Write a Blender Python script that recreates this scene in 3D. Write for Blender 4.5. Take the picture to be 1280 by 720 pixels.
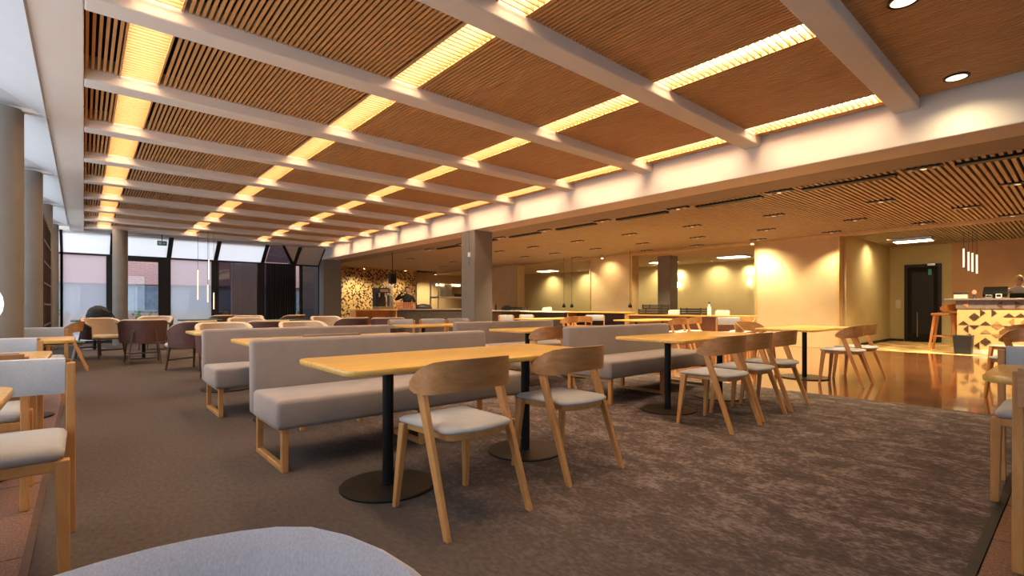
import bpy, bmesh, math, random
from mathutils import Vector, Matrix
random.seed(7)
PI = math.pi
sc = bpy.context.scene
for o in list(bpy.data.objects): bpy.data.objects.remove(o)
COL = sc.collection

# ------------------------------------------------------------ camera, world, exposure
CAM_H = 1.08
cam_d = bpy.data.cameras.new('camera'); cam = bpy.data.objects.new('camera', cam_d); COL.objects.link(cam)
FPX = 621.0
YAW = math.atan(535.0 / FPX)
cam.location = (0, 0, CAM_H); cam.rotation_euler = (PI/2, 0, -YAW)
cam_d.sensor_width = 36.0; cam_d.lens = 36.0 * FPX / 1280.0
cam_d.shift_y = 23.0 / 1280.0
cam_d.clip_start = 0.03; cam_d.clip_end = 200
sc.camera = cam
sc.view_settings.view_transform = 'Standard'; sc.view_settings.look = 'None'
sc.view_settings.gamma = 1.0; sc.view_settings.use_curve_mapping = False
sc.view_settings.exposure = 0.32
sc.cycles.max_bounces = 8; sc.cycles.diffuse_bounces = 4; sc.cycles.glossy_bounces = 3
sc.cycles.transparent_max_bounces = 12; sc.cycles.sample_clamp_indirect = 6.0
sc.cycles.caustics_reflective = False; sc.cycles.caustics_refractive = False
SKY = (0.84, 0.91, 1.0); SKY_STRENGTH = 2.1
W = bpy.data.worlds.new('world'); sc.world = W; W.use_nodes = True
bg = W.node_tree.nodes['Background']; bg.inputs[0].default_value = (*SKY, 1); bg.inputs[1].default_value = SKY_STRENGTH
PANEL_GLOW = 30.0; PANEL_COL = (1.0, 0.76, 0.48)
DOWN_W = 225.0; DOWN_COL = (1.0, 0.79, 0.46)

# ------------------------------------------------------------ materials
M = {}
def newmat(n):
    m = bpy.data.materials.new(n); m.use_nodes = True; M[n] = m
    nt = m.node_tree; return m, nt, nt.nodes, nt.links, nt.nodes['Principled BSDF']
def coords(nt, kind='Object', scale=(1, 1, 1), rnd=False):
    N, L = nt.nodes, nt.links
    tc = N.new('ShaderNodeTexCoord'); mp = N.new('ShaderNodeMapping')
    if kind == 'World':
        g = N.new('ShaderNodeNewGeometry'); src = g.outputs['Position']
    else: src = tc.outputs[kind]
    if rnd:
        oi = N.new('ShaderNodeObjectInfo'); ad = N.new('ShaderNodeVectorMath'); ad.operation = 'ADD'
        ml = N.new('ShaderNodeMath'); ml.operation = 'MULTIPLY'; ml.inputs[1].default_value = 37.0
        L.new(oi.outputs['Random'], ml.inputs[0]); L.new(src, ad.inputs[0]); L.new(ml.outputs[0], ad.inputs[1]); src = ad.outputs[0]
    L.new(src, mp.inputs['Vector']); mp.inputs['Scale'].default_value = scale
    return mp.outputs['Vector']
def ramp(nt, fac, stops):
    r = nt.nodes.new('ShaderNodeValToRGB'); nt.links.new(fac, r.inputs[0])
    els = r.color_ramp.elements
    while len(els) < len(stops): els.new(0.5)
    for e, (p, c) in zip(els, stops): e.position = p; e.color = (*c, 1)
    return r.outputs[0]
def noise(nt, vec, scale, detail=3, rough=0.55, dist=0):
    n = nt.nodes.new('ShaderNodeTexNoise'); nt.links.new(vec, n.inputs['Vector'])
    n.inputs['Scale'].default_value = scale; n.inputs['Detail'].default_value = detail
    n.inputs['Roughness'].default_value = rough; n.inputs['Distortion'].default_value = dist
    return n.outputs['Fac']
def bump(nt, fac, strength, dist=0.002):
    b = nt.nodes.new('ShaderNodeBump'); nt.links.new(fac, b.inputs['Height'])
    b.inputs['Strength'].default_value = strength; b.inputs['Distance'].default_value = dist
    nt.links.new(b.outputs[0], nt.nodes['Principled BSDF'].inputs['Normal'])
def plain(n, c, rough=0.6, metal=0.0, var=0.12, scale=6, bmp=0.0, bscale=200, spec=0.5, coat=0.0):
    m, nt, N, L, P = newmat(n)
    v = coords(nt, 'Object')
    f = noise(nt, v, scale)
    a = tuple(x*(1-var) for x in c); b = tuple(min(1, x*(1+var)) for x in c)
    L.new(ramp(nt, f, [(0.3, a), (0.7, b)]), P.inputs['Base Color'])
    P.inputs['Roughness'].default_value = rough; P.inputs['Metallic'].default_value = metal
    P.inputs['Specular IOR Level'].default_value = spec; P.inputs['Coat Weight'].default_value = coat
    if bmp: bump(nt, noise(nt, v, bscale, 2), bmp)
    return m
def wood(n, c0, c1, grain=(1.2, 14, 14), rough=0.45, kind='Object', rnd=True, coat=0.0):
    m, nt, N, L, P = newmat(n)
    v = coords(nt, kind, grain, rnd)
    f = noise(nt, v, 3.0, 5, 0.6, 0.6)
    mid = tuple((a+b)/2 for a, b in zip(c0, c1))
    L.new(ramp(nt, f, [(0.28, c0), (0.5, mid), (0.72, c1)]), P.inputs['Base Color'])
    P.inputs['Roughness'].default_value = rough; P.inputs['Coat Weight'].default_value = coat
    bump(nt, f, 0.12, 0.001)
    return m
def fabric(n, c, var=0.18):
    m, nt, N, L, P = newmat(n)
    v = coords(nt, 'Object', (1, 1, 1), True)
    big = noise(nt, v, 5, 4); fine = noise(nt, coords(nt, 'Object', (1, 1, 0.35)), 420, 2)
    mx = N.new('ShaderNodeMath'); mx.operation = 'MULTIPLY_ADD'; L.new(fine, mx.inputs[0]); mx.inputs[1].default_value = 0.6
    m2 = N.new('ShaderNodeMath'); m2.operation = 'MULTIPLY'; L.new(big, m2.inputs[0]); m2.inputs[1].default_value = 0.4
    L.new(m2.outputs[0], mx.inputs[2])
    L.new(ramp(nt, mx.outputs[0], [(0.3, tuple(x*(1-var) for x in c)), (0.7, tuple(min(1, x*(1+var)) for x in c))]), P.inputs['Base Color'])
    P.inputs['Roughness'].default_value = 0.95; P.inputs['Specular IOR Level'].default_value = 0.15
    P.inputs['Sheen Weight'].default_value = 0.25
    bump(nt, fine, 0.35, 0.0015)
    return m
def emit(n, c, s):
    m, nt, N, L, P = newmat(n)
    P.inputs['Base Color'].default_value = (*c, 1); P.inputs['Emission Color'].default_value = (*c, 1); P.inputs['Emission Strength'].default_value = s
    return m
def glassy(n, tint=(1, 1, 1), gloss=0.06, rough=0.0):
    m, nt, N, L, P = newmat(n); N.remove(P)
    t = N.new('ShaderNodeBsdfTransparent'); t.inputs[0].default_value = (*tint, 1)
    g = N.new('ShaderNodeBsdfGlossy'); g.inputs['Roughness'].default_value = rough
    mx = N.new('ShaderNodeMixShader'); mx.inputs[0].default_value = gloss
    L.new(t.outputs[0], mx.inputs[1]); L.new(g.outputs[0], mx.inputs[2]); L.new(mx.outputs[0], N['Material Output'].inputs[0])
    return m

wood('oak', (0.40, 0.18, 0.052), (0.58, 0.295, 0.098), (6, 6, 1.2))
wood('oak_back', (0.30, 0.135, 0.042), (0.46, 0.23, 0.082), (1.5, 6, 10))
wood('oak_top', (0.54, 0.305, 0.062), (0.74, 0.46, 0.118), (1.0, 13, 13), 0.33, coat=0.25)
wood('stool_wood', (0.42, 0.16, 0.04), (0.60, 0.26, 0.07), (6, 6, 1.2))
wood('slat_wood', (0.50, 0.24, 0.075), (0.68, 0.36, 0.13), (22, 0.9, 6), 0.6, 'World', False)
wood('slat_pale', (0.39, 0.335, 0.255), (0.55, 0.485, 0.385), (0.8, 9, 6), 0.6, 'World', False)
wood('dark_wood', (0.05, 0.025, 0.014), (0.10, 0.05, 0.03), (6, 6, 1.2))
plain('backing_black', (0.010, 0.008, 0.007), 0.95)
plain('beam_white', (0.69, 0.63, 0.57), 0.75, var=0.03, scale=2, bmp=0.06, bscale=160)
plain('panel_white', (0.50, 0.50, 0.515), 0.7, var=0.02)
plain('panel_beige', (0.52, 0.46, 0.40), 0.75, var=0.04)
plain('soffit_grey', (0.30, 0.27, 0.26), 0.8, var=0.04)
plain('ceiling_cream', (0.60, 0.50, 0.36), 0.8, var=0.03)
plain('column_grey', (0.185, 0.168, 0.145), 0.75, var=0.05, bmp=0.08)
plain('wall_tan', (0.56, 0.43, 0.24), 0.75, var=0.05, scale=3)
plain('wall_olive', (0.58, 0.50, 0.26), 0.8, var=0.04, scale=2)
plain('wall_terracotta', (0.62, 0.38, 0.21), 0.75, var=0.05, scale=3)
plain('trim_gold', (0.62, 0.42, 0.16), 0.4, 0.3, var=0.08)
plain('black_metal', (0.012, 0.012, 0.014), 0.42, 0.6, var=0.1)
plain('lit_dark_metal', (0.045, 0.038, 0.030), 0.38, 0.7, var=0.25, scale=9)  # dark base metal; the bronze tone paints in light caught on it
plain('black_frame', (0.007, 0.006, 0.0055), 0.55, var=0.1)
plain('dark_plastic', (0.018, 0.016, 0.016), 0.45, var=0.2)
plain('steel', (0.50, 0.48, 0.45), 0.3, 0.9, var=0.08)
plain('white_gloss', (0.78, 0.75, 0.70), 0.35, var=0.03)
plain('paper_white', (0.80, 0.76, 0.68), 0.8, var=0.05)
plain('counter_stone', (0.20, 0.16, 0.14), 0.35, var=0.2, scale=14)
plain('counter_dark', (0.035, 0.028, 0.026), 0.5, var=0.3, scale=12)
plain('tile_cream', (0.66, 0.47, 0.20), 0.5, var=0.06)
plain('tile_brown', (0.07, 0.035, 0.02), 0.5, var=0.25)
plain('tile_tan', (0.40, 0.23, 0.09), 0.5, var=0.12)
plain('leather_brown', (0.105, 0.043, 0.034), 0.5, var=0.14, scale=9, bmp=0.12, bscale=90)
plain('brown_front', (0.16, 0.065, 0.035), 0.5, var=0.12)
plain('green_top', (0.035, 0.10, 0.055), 0.5, var=0.15)
plain('exit_green', (0.05, 0.36, 0.27), 0.5, var=0.05)
plain('skin', (0.62, 0.36, 0.24), 0.55, var=0.06)
plain('hair_blond', (0.78, 0.50, 0.20), 0.5, var=0.25, scale=40)
plain('hair_dark', (0.045, 0.025, 0.015), 0.5, var=0.25, scale=40)
plain('cloth_black', (0.014, 0.013, 0.014), 0.85, var=0.2)
plain('cloth_white', (0.72, 0.69, 0.66), 0.85, var=0.05)
plain('terracotta_pot', (0.48, 0.20, 0.10), 0.7, var=0.15)
plain('out_grey', (0.32, 0.36, 0.42), 0.6, var=0.08)
plain('out_pane', (0.16, 0.20, 0.26), 0.15, var=0.2)
plain('out_paving', (0.35, 0.36, 0.38), 0.8, var=0.1)
plain('leaf', (0.10, 0.20, 0.07), 0.7, var=0.4, scale=14)
fabric('bench_grey', (0.262, 0.216, 0.194))
fabric('seat_grey', (0.38, 0.37, 0.365))
fabric('pad_grey', (0.42, 0.43, 0.46))
fabric('lilac', (0.70, 0.67, 0.73))
fabric('beige_fabric', (0.56, 0.45, 0.33))
fabric('curtain_black', (0.012, 0.011, 0.012))
fabric('green_fabric', (0.05, 0.15, 0.08))
emit('light_panel', PANEL_COL, PANEL_GLOW)
emit('lamp_warm', (1.0, 0.72, 0.38), 14.0)
emit('lamp_tube', (1.0, 0.86, 0.66), 1.0)
emit('lamp_soft', (1.0, 0.74, 0.42), 2.2)
emit('lamp_dim', (1.0, 0.74, 0.42), 0.7)
emit('globe_white', (1.0, 0.95, 0.88), 0.9)
emit('lamp_red', (1.0, 0.12, 0.06), 3.0)
glassy('glass', (0.90, 0.93, 0.95), 0.07)
glassy('glass_dark', (0.32, 0.32, 0.36), 0.10)
m, nt, N, L, P = newmat('glass_haze'); N.remove(P)
t_ = N.new('ShaderNodeBsdfTransparent'); t_.inputs[0].default_value = (0.92, 0.93, 0.95, 1); d_ = N.new('ShaderNodeBsdfTranslucent'); d_.inputs[0].default_value = (0.8, 0.8, 0.82, 1)
mx_ = N.new('ShaderNodeMixShader'); mx_.inputs[0].default_value = 0.30; L.new(t_.outputs[0], mx_.inputs[1]); L.new(d_.outputs[0], mx_.inputs[2]); L.new(mx_.outputs[0], N['Material Output'].inputs[0])  # translucent white mixed in imitates a whitish reflection on the panes
# translucent blade and sheer cloth
def translucent(n, c, mix=0.5):
    m, nt, N, L, P = newmat(n); N.remove(P)
    d = N.new('ShaderNodeBsdfDiffuse'); t = N.new('ShaderNodeBsdfTranslucent'); mx = N.new('ShaderNodeMixShader')
    d.inputs[0].default_value = (*c, 1); t.inputs[0].default_value = (*c, 1); mx.inputs[0].default_value = mix
    L.new(d.outputs[0], mx.inputs[1]); L.new(t.outputs[0], mx.inputs[2]); L.new(mx.outputs[0], N['Material Output'].inputs[0])
translucent('frosted', (0.93, 0.94, 0.95), 0.72)
translucent('sheer', (0.50, 0.46, 0.50), 0.5)
wood('blade_wood', (0.17, 0.095, 0.034), (0.24, 0.135, 0.05), (3, 20, 20), 0.6)
# carpet: mottled streaks
m, nt, N, L, P = newmat('carpet')
v = coords(nt, 'World', (4.2, 2.4, 1)); v2 = coords(nt, 'World'); v3 = coords(nt, 'World', (44, 24, 1))
f1 = noise(nt, v, 1.5, 6, 0.72, 0.4); f2 = noise(nt, v3, 1.0, 3, 0.7); f3 = noise(nt, v2, 320, 2)
ad = N.new('ShaderNodeMath'); ad.operation = 'MULTIPLY_ADD'; L.new(f2, ad.inputs[0]); ad.inputs[1].default_value = 0.45
ml = N.new('ShaderNodeMath'); ml.operation = 'MULTIPLY'; L.new(f1, ml.inputs[0]); ml.inputs[1].default_value = 0.55; L.new(ml.outputs[0], ad.inputs[2])
pat = ramp(nt, ad.outputs[0], [(0.40, (0.070, 0.053, 0.050)), (0.50, (0.100, 0.077, 0.072)), (0.54, (0.165, 0.130, 0.121)), (0.62, (0.245, 0.196, 0.184))])
calm = ramp(nt, f2, [(0.3, (0.074, 0.057, 0.049)), (0.7, (0.108, 0.085, 0.073))])
sx_ = N.new('ShaderNodeSeparateXYZ'); L.new(v2, sx_.inputs[0]); mr = N.new('ShaderNodeMapRange'); L.new(sx_.outputs[0], mr.inputs[0])
mr.inputs[1].default_value = 1.2; mr.inputs[2].default_value = 3.0   # the calm carpet of the aisle gives way to the flecked one
mc = N.new('ShaderNodeMixRGB'); L.new(mr.outputs[0], mc.inputs[0]); L.new(calm, mc.inputs[1]); L.new(pat, mc.inputs[2]); L.new(mc.outputs[0], P.inputs['Base Color'])
P.inputs['Roughness'].default_value = 1.0; P.inputs['Specular IOR Level'].default_value = 0.05
bump(nt, f3, 0.5, 0.003)
# granite
m, nt, N, L, P = newmat('granite')
v = coords(nt, 'World')
L.new(ramp(nt, noise(nt, v, 90, 6, 0.8), [(0.36, (0.045, 0.020, 0.014)), (0.5, (0.15, 0.070, 0.045)), (0.64, (0.36, 0.22, 0.15))]), P.inputs['Base Color'])
P.inputs['Roughness'].default_value = 0.35
# glossy parquet: narrow boards along Y
m, nt, N, L, P = newmat('parquet')
v = coords(nt, 'World', (1, 1, 1))
br = N.new('ShaderNodeTexBrick'); rot = N.new('ShaderNodeMapping'); rot.inputs['Rotation'].default_value = (0, 0, PI/2)
L.new(v, rot.inputs[0]); L.new(rot.outputs[0], br.inputs['Vector'])
br.inputs['Scale'].default_value = 1.0; br.inputs['Brick Width'].default_value = 1.1; br.inputs['Row Height'].default_value = 0.14
br.inputs['Mortar Size'].default_value = 0.004; br.inputs['Color1'].default_value = (0.22, 0.090, 0.035, 1)
br.inputs['Color2'].default_value = (0.145, 0.055, 0.021, 1); br.inputs['Mortar'].default_value = (0.10, 0.035, 0.012, 1)
gr = noise(nt, coords(nt, 'World', (16, 1.0, 1)), 3, 4)
mxc = N.new('ShaderNodeMixRGB'); mxc.blend_type = 'MULTIPLY'; mxc.inputs[0].default_value = 0.5
L.new(br.outputs['Color'], mxc.inputs[1]); L.new(ramp(nt, gr, [(0.3, (0.55, 0.5, 0.45)), (0.7, (1, 1, 1))]), mxc.inputs[2])
L.new(mxc.outputs[0], P.inputs['Base Color']); bump(nt, br.outputs['Color'], 0.25, 0.004); P.inputs['Roughness'].default_value = 0.12
P.inputs['Coat Weight'].default_value = 0.5; P.inputs['Coat Roughness'].default_value = 0.04
# brick of the building across the street
m, nt, N, L, P = newmat('brick_pink')
v = coords(nt, 'World'); rot = N.new('ShaderNodeMapping'); rot.inputs['Rotation'].default_value = (PI/2, 0, 0)
br = N.new('ShaderNodeTexBrick'); L.new(v, rot.inputs[0]); L.new(rot.outputs[0], br.inputs['Vector'])
br.inputs['Scale'].default_value = 1.0; br.inputs['Brick Width'].default_value = 0.3; br.inputs['Row Height'].default_value = 0.085
br.inputs['Color1'].default_value = (0.58, 0.24, 0.22, 1); br.inputs['Color2'].default_value = (0.52, 0.21, 0.19, 1); br.inputs['Mortar'].default_value = (0.50, 0.36, 0.34, 1)
L.new(br.outputs['Color'], P.inputs['Base Color']); P.inputs['Roughness'].default_value = 0.9

# ------------------------------------------------------------ geometry helpers
class B:
    def __init__(s): s.v = []; s.f = []
    def add(s, vs, fs):
        o = len(s.v); s.v += [tuple(p) for p in vs]; s.f += [tuple(i+o for i in f) for f in fs]; return s
    def hexa(s, p):   # 4 bottom (ccw) + 4 top
        return s.add(p, [(3, 2, 1, 0), (4, 5, 6, 7), (0, 1, 5, 4), (1, 2, 6, 5), (2, 3, 7, 6), (3, 0, 4, 7)])
    def box(s, x0, x1, y0, y1, z0, z1):
        return s.hexa([(x0, y0, z0), (x1, y0, z0), (x1, y1, z0), (x0, y1, z0), (x0, y0, z1), (x1, y0, z1), (x1, y1, z1), (x0, y1, z1)])
    def limb(s, a, b, wa, da, wb, db):   # tapered bar; w along x, d along y at each end
        q = lambda c, w, d: [(c[0]-w/2, c[1]-d/2, c[2]), (c[0]+w/2, c[1]-d/2, c[2]), (c[0]+w/2, c[1]+d/2, c[2]), (c[0]-w/2, c[1]+d/2, c[2])]
        return s.hexa(q(a, wa, da) + q(b, wb, db))
    def lathe(s, prof, c=(0, 0, 0), n=24, sx=1, sy=1, caps=True):
        vs = []; fs = []
        for r, z in prof:
            for i in range(n):
                a = 2*PI*i/n; vs.append((c[0]+r*sx*math.cos(a), c[1]+r*sy*math.sin(a), c[2]+z))
        for k in range(len(prof)-1):
            for i in range(n):
                j = (i+1) % n; fs.append((k*n+i, k*n+j, (k+1)*n+j, (k+1)*n+i))
        if caps and prof[0][0] > 1e-6: fs.append(tuple(range(n-1, -1, -1)))
        if caps and prof[-1][0] > 1e-6: fs.append(tuple((len(prof)-1)*n+i for i in range(n)))
        return s.add(vs, fs)
    def cyl(s, x, y, z0, z1, r, n=20): return s.lathe([(r, z0), (r, z1)], (x, y, 0), n)
    def tube(s, pts, r, n=8):
        pts = [Vector(p) for p in pts]; vs = []; fs = []
        for k, p in enumerate(pts):
            t = (pts[min(k+1, len(pts)-1)] - pts[max(k-1, 0)]).normalized()
            u = t.cross(Vector((0, 0, 1)));  u = u if u.length > 1e-3 else t.cross(Vector((1, 0, 0)))
            u.normalize(); w = t.cross(u)
            for i in range(n):
                a = 2*PI*i/n; vs.append(p + u*r*math.cos(a) + w*r*math.sin(a))
        for k in range(len(pts)-1):
            for i in range(n):
                j = (i+1) % n; fs.append((k*n+i, k*n+j, (k+1)*n+j, (k+1)*n+i))
        fs += [tuple(range(n)), tuple((len(pts)-1)*n+i for i in range(n))]
        return s.add(vs, fs)
    def prism(s, poly, z0, z1):
        n = len(poly)
        return s.add([(x, y, z0) for x, y in poly] + [(x, y, z1) for x, y in poly],
                     [tuple(range(n-1, -1, -1)), tuple(range(n, 2*n))] + [(i, (i+1) % n, n+(i+1) % n, n+i) for i in range(n)])
    def loft(s, rings, closed=True, caps=True):
        n = len(rings[0]); vs = [p for r in rings for p in r]; fs = []
        for k in range(len(rings)-1):
            for i in range(n if closed else n-1):
                j = (i+1) % n; fs.append((k*n+i, k*n+j, (k+1)*n+j, (k+1)*n+i))
        if caps: fs += [tuple(range(n-1, -1, -1)), tuple((len(rings)-1)*n+i for i in range(n))]
        return s.add(vs, fs)
    def mesh(s, name, mats, smooth=False, bevel=0, seg=2):
        me = bpy.data.meshes.new(name); bm = bmesh.new()
        vv = [bm.verts.new(p) for p in s.v]
        for f in s.f:
            try: bm.faces.new([vv[i] for i in f])
            except ValueError: pass
        bmesh.ops.recalc_face_normals(bm, faces=bm.faces)
        if bevel:
            es = [e for e in bm.edges if len(e.link_faces) == 2 and e.calc_face_angle(0) > 0.5]
            bmesh.ops.bevel(bm, geom=es, offset=bevel, segments=seg, affect='EDGES', profile=0.5, clamp_overlap=True)
        for f in bm.faces: f.smooth = bool(smooth)
        bm.to_mesh(me); bm.free()
        for mm in (mats if isinstance(mats, (list, tuple)) else [mats]): me.materials.append(M[mm])
        if smooth == 'auto': me.set_sharp_from_angle(angle=0.7)
        return me
    def build(s, name, mat, parent=None, smooth=False, bevel=0, seg=2, loc=None):
        return link(name, s.mesh(name, mat, smooth, bevel, seg), parent, loc)
def link(name, me, parent=None, loc=None, rz=0):
    o = bpy.data.objects.new(name, me); COL.objects.link(o)
    if parent: o.parent = parent
    if loc: o.location = loc
    if rz: o.rotation_euler = (0, 0, rz)
    return o
def tag(o, label, cat, group=None):
    o['label'] = label; o['category'] = cat
    if group: o['group'] = group
    return o
def thing(name, label, cat, loc=(0, 0, 0), rz=0, group=None):
    o = bpy.data.objects.new(name, None); COL.objects.link(o); o.empty_display_size = 0.1
    o.location = loc; o.rotation_euler = (0, 0, rz)
    return tag(o, label, cat, group)
def struct(o): o['kind'] = 'structure'; return o
def dup(root, label, loc, rz=0, group=None):
    r = root.copy(); COL.objects.link(r); r.location = loc; r.rotation_euler = (0, 0, rz); r['label'] = label
    if group: r['group'] = group
    for ch in list(root.children):
        c = ch.copy(); COL.objects.link(c); c.parent = r
        for g in list(ch.children):
            d = g.copy(); COL.objects.link(d); d.parent = c
    return r
class Proto:   # first use moves the original, later uses copy it
    def __init__(s, root): s.root = root; s.used = False; s.group = root.get('group')
    def put(s, label, loc, rz=0, group=None):
        if not s.used:
            s.used = True; s.root.location = loc; s.root.rotation_euler = (0, 0, rz); s.root['label'] = label
            if group: s.root['group'] = group
            return s.root
        return dup(s.root, label, loc, rz, group)
def rrect(x0, x1, y0, y1, r, n=5):
    pts = []
    for cx, cy, a0 in ((x1-r, y1-r, 0), (x0+r, y1-r, 90), (x0+r, y0+r, 180), (x1-r, y0+r, 270)):
        for i in range(n+1):
            a = math.radians(a0 + 90*i/n); pts.append((cx+r*math.cos(a), cy+r*math.sin(a)))
    return pts
ORD = ['first', 'second', 'third', 'fourth', 'fifth', 'sixth', 'seventh', 'eighth', 'ninth', 'tenth', 'eleventh', 'twelfth', 'thirteenth', 'fourteenth']

# ------------------------------------------------------------ room: floors
Z_SLAT = 3.29; Z_BEAM = 3.18; Z_LOW = 2.93
fl = struct(B().box(-0.17, 6.87, 0.33, 19.0, -0.05, 0.0).build('floor', 'carpet')); fl['label'] = 'brown mottled carpet'
fw = struct(B().box(6.87, 19.3, -3.5, 24.5, -0.05, 0.0).build('floor', 'parquet')); fw['label'] = 'glossy narrow-board parquet'
fs = struct(B().box(-1.7, -0.17, -3.5, 19.0, -0.06, -0.012).build('floor', 'backing_black'))
fs2 = struct(B().box(-0.17, 6.87, -3.5, 0.33, -0.06, -0.012).build('floor', 'backing_black'))
tile = B().box(-0.3775, 0.3775, -0.2975, 0.2975, -0.012, 0.0).mesh('tile', 'granite', bevel=0.003, seg=1)
for i in range(2):
    for j in range(16): link('tile', tile, fs, (-0.17-0.378-0.76*i-0.012, 0.0+0.3+0.6*j, 0))
tile2 = B().box(-0.2975, 0.2975, -0.2975, 0.2975, -0.012, 0.0).mesh('tile', 'granite', bevel=0.003, seg=1)
for i in range(9):
    for j in range(3): link('tile', tile2, fs2, (1.7+0.6*i, -0.005-0.6*j, 0))
struct(B().box(-0.17, 6.87, 0.295, 0.33, -0.012, 0.004).build('trim_1', 'black_frame'))
struct(B().box(-0.20, -0.17, 0.295, 19.0, -0.012, 0.003).build('trim_2', 'dark_wood'))
# pale triangular inlay tiles in the parquet in front of the door
random.seed(3)
fi = struct(B().box(14.7, 19.3, 1.4, 4.1, 0.0, 0.002).build('floor', 'tile_tan'))
p = [(0, 0), (.56, 0), (.56, .52), (0, .52)]; inl = []
for k in range(4):
    q = [p[a] for a in range(4) if a != k]
    inl.append(B().add([(a, b, 0.002) for a, b in q] + [(a, b, 0.005) for a, b in q], [(3, 4, 5), (0, 1, 4, 3), (1, 2, 5, 4), (2, 0, 3, 5)]).mesh('tile', 'tile_cream'))
for i in range(8):
    for j in range(5): link('tile', inl[random.randint(0, 3)], fi, (14.72 + 0.57*i, 1.42 + 0.53*j, 0))

# ------------------------------------------------------------ main ceiling
ceil = struct(B().box(-0.35, 6.75, -4.0, 18.35, 3.42, 3.5).build('ceiling', 'backing_black'))
ROWS = (0.41, 2.41, 4.40, 6.39); RW = 0.14
BEAMS = [(-0.24 + 1.63*k - 0.22, -0.24 + 1.63*k) for k in range(12)]   # near and far faces along y
BEAMS = [(-2.09, -1.87)] + BEAMS
for i, (a, b) in enumerate(BEAMS):
    struct(B().box(0.0, 6.73, a, b, Z_BEAM, 3.42).build('ceiling_beam', 'beam_white', None, False, 0.012))
struct(B().box(-0.30, 0.0, -4.0, 18.35, Z_BEAM, 3.5).build('soffit', 'beam_white', None, False, 0.008))
struct(B().box(6.72, 7.24, -4.0, 19.0, 2.82, 3.5).build('girder', 'beam_white', None, False, 0.012))
bays = [(BEAMS[i][1], BEAMS[i+1][0]) for i in range(len(BEAMS)-1)]
PITCH = 0.042; SW = 0.021; SD = 0.024
bm_stuff = B(); n_ind = 0
Lb = bays[3][1] - bays[3][0]
slat_me = B().box(-SW/2, SW/2, -Lb/2, Lb/2, 0, SD).mesh('slat', 'slat_wood')
for bi, (y0, y1) in enumerate(bays):
    yc = (y0+y1)/2
    has_lights = bi >= 2
    n = int(6.70/PITCH)
    for k in range(n):
        x = 0.02 + PITCH*k
        if has_lights and any(abs(x-r) < RW + 0.025 for r in ROWS): continue
        ind = (bi == 4) or (bi == 3 and x > 2.2)
        if ind and n_ind < 300: link('slat', slat_me, ceil, (x, yc, Z_SLAT)); n_ind += 1
        else: bm_stuff.box(x-SW/2, x+SW/2, y0, y1, Z_SLAT, Z_SLAT+SD)
o = bm_stuff.build('far_slats', 'slat_wood', ceil); o['kind'] = 'stuff'
# louvred linear lights
NB = 24
blade = B().box(-RW, RW, -0.004, 0.004, 0, 0.045).mesh('louver_blade', 'blade_wood')
y0, y1 = bays[3]
allb = B()
for k in range(NB):
    y = -Lb/2 + Lb*(k+0.5)/NB; allb.box(-RW, RW, y-0.004, y+0.004, 0, 0.045)
allb_me = allb.mesh('louver', 'blade_wood')
diff_me = B().box(-RW+0.005, RW-0.005, -Lb/2+0.01, Lb/2-0.01, 0.075, 0.09).mesh('diffuser', 'light_panel')
fr_me = B().box(-0.008, 0.008, -Lb/2, Lb/2, -0.002, 0.13).mesh('side_cheek', 'slat_wood')
rowname = ['row along the left soffit', 'second row from the left soffit', 'third row from the left soffit', 'row along the white girder']
nfar = len(bays) - 2
for r, x in enumerate(ROWS):
    for bi in range(2, len(bays)):
        y0, y1 = bays[bi]; idx = len(bays) - 1 - bi
        nm = 'nearest the windows' if idx == 0 else ORD[idx] + ' from the windows'
        t = thing('ceiling_light', 'glowing louvred ceiling light, %s, %s' % (rowname[r], nm), 'ceiling light', (x, (y0+y1)/2, Z_SLAT), 0, 'louvred ceiling lights')
        link('diffuser', diff_me, t); link('side_cheek', fr_me, t, (-RW-0.008, 0, 0)); link('side_cheek', fr_me, t, (RW+0.008, 0, 0))
        near = bi <= 4 and not (r == 0 and bi == 2)
        if near:
            for k in range(NB): link('louver_blade', blade, t, (0, -Lb/2 + Lb*(k+0.5)/NB, 0))
        else:
            o = link('louver', allb_me, t); o['kind'] = 'stuff'
# round downlights in the wood panel near the right edge
def spot(parent, loc, watts, size=100, blend=0.6, rot=(0, 0, 0), col=DOWN_COL, rad=0.04):
    d = bpy.data.lights.new('spot_beam', 'SPOT'); d.energy = watts; d.spot_size = math.radians(size); d.spot_blend = blend
    d.color = col; d.shadow_soft_size = rad
    o = bpy.data.objects.new('spot_beam', d); COL.objects.link(o); o.location = loc; o.rotation_euler = rot
    if parent: o.parent = parent
    return o
for x, y, lab in ((6.36, 0.83, 'round recessed downlight in the wood ceiling beside the white girder'), (4.48, 0.87, 'round recessed downlight at the top edge of the frame')):
    t = thing('downlight', lab, 'downlight', (x, y, Z_SLAT), 0, 'round downlights')
    B().lathe([(0.10, -0.012), (0.10, 0.0), (0.085, 0.0), (0.08, -0.012), (0.10, -0.012)], n=28, caps=False).build('rim', 'black_metal', t, True)
    B().lathe([(0.0, -0.006), (0.075, -0.007), (0.084, -0.009)], n=28).build('reflector', 'lamp_soft', t, True)
    spot(t, (0, 0, -0.03), 45, 150, 1.0)

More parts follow.
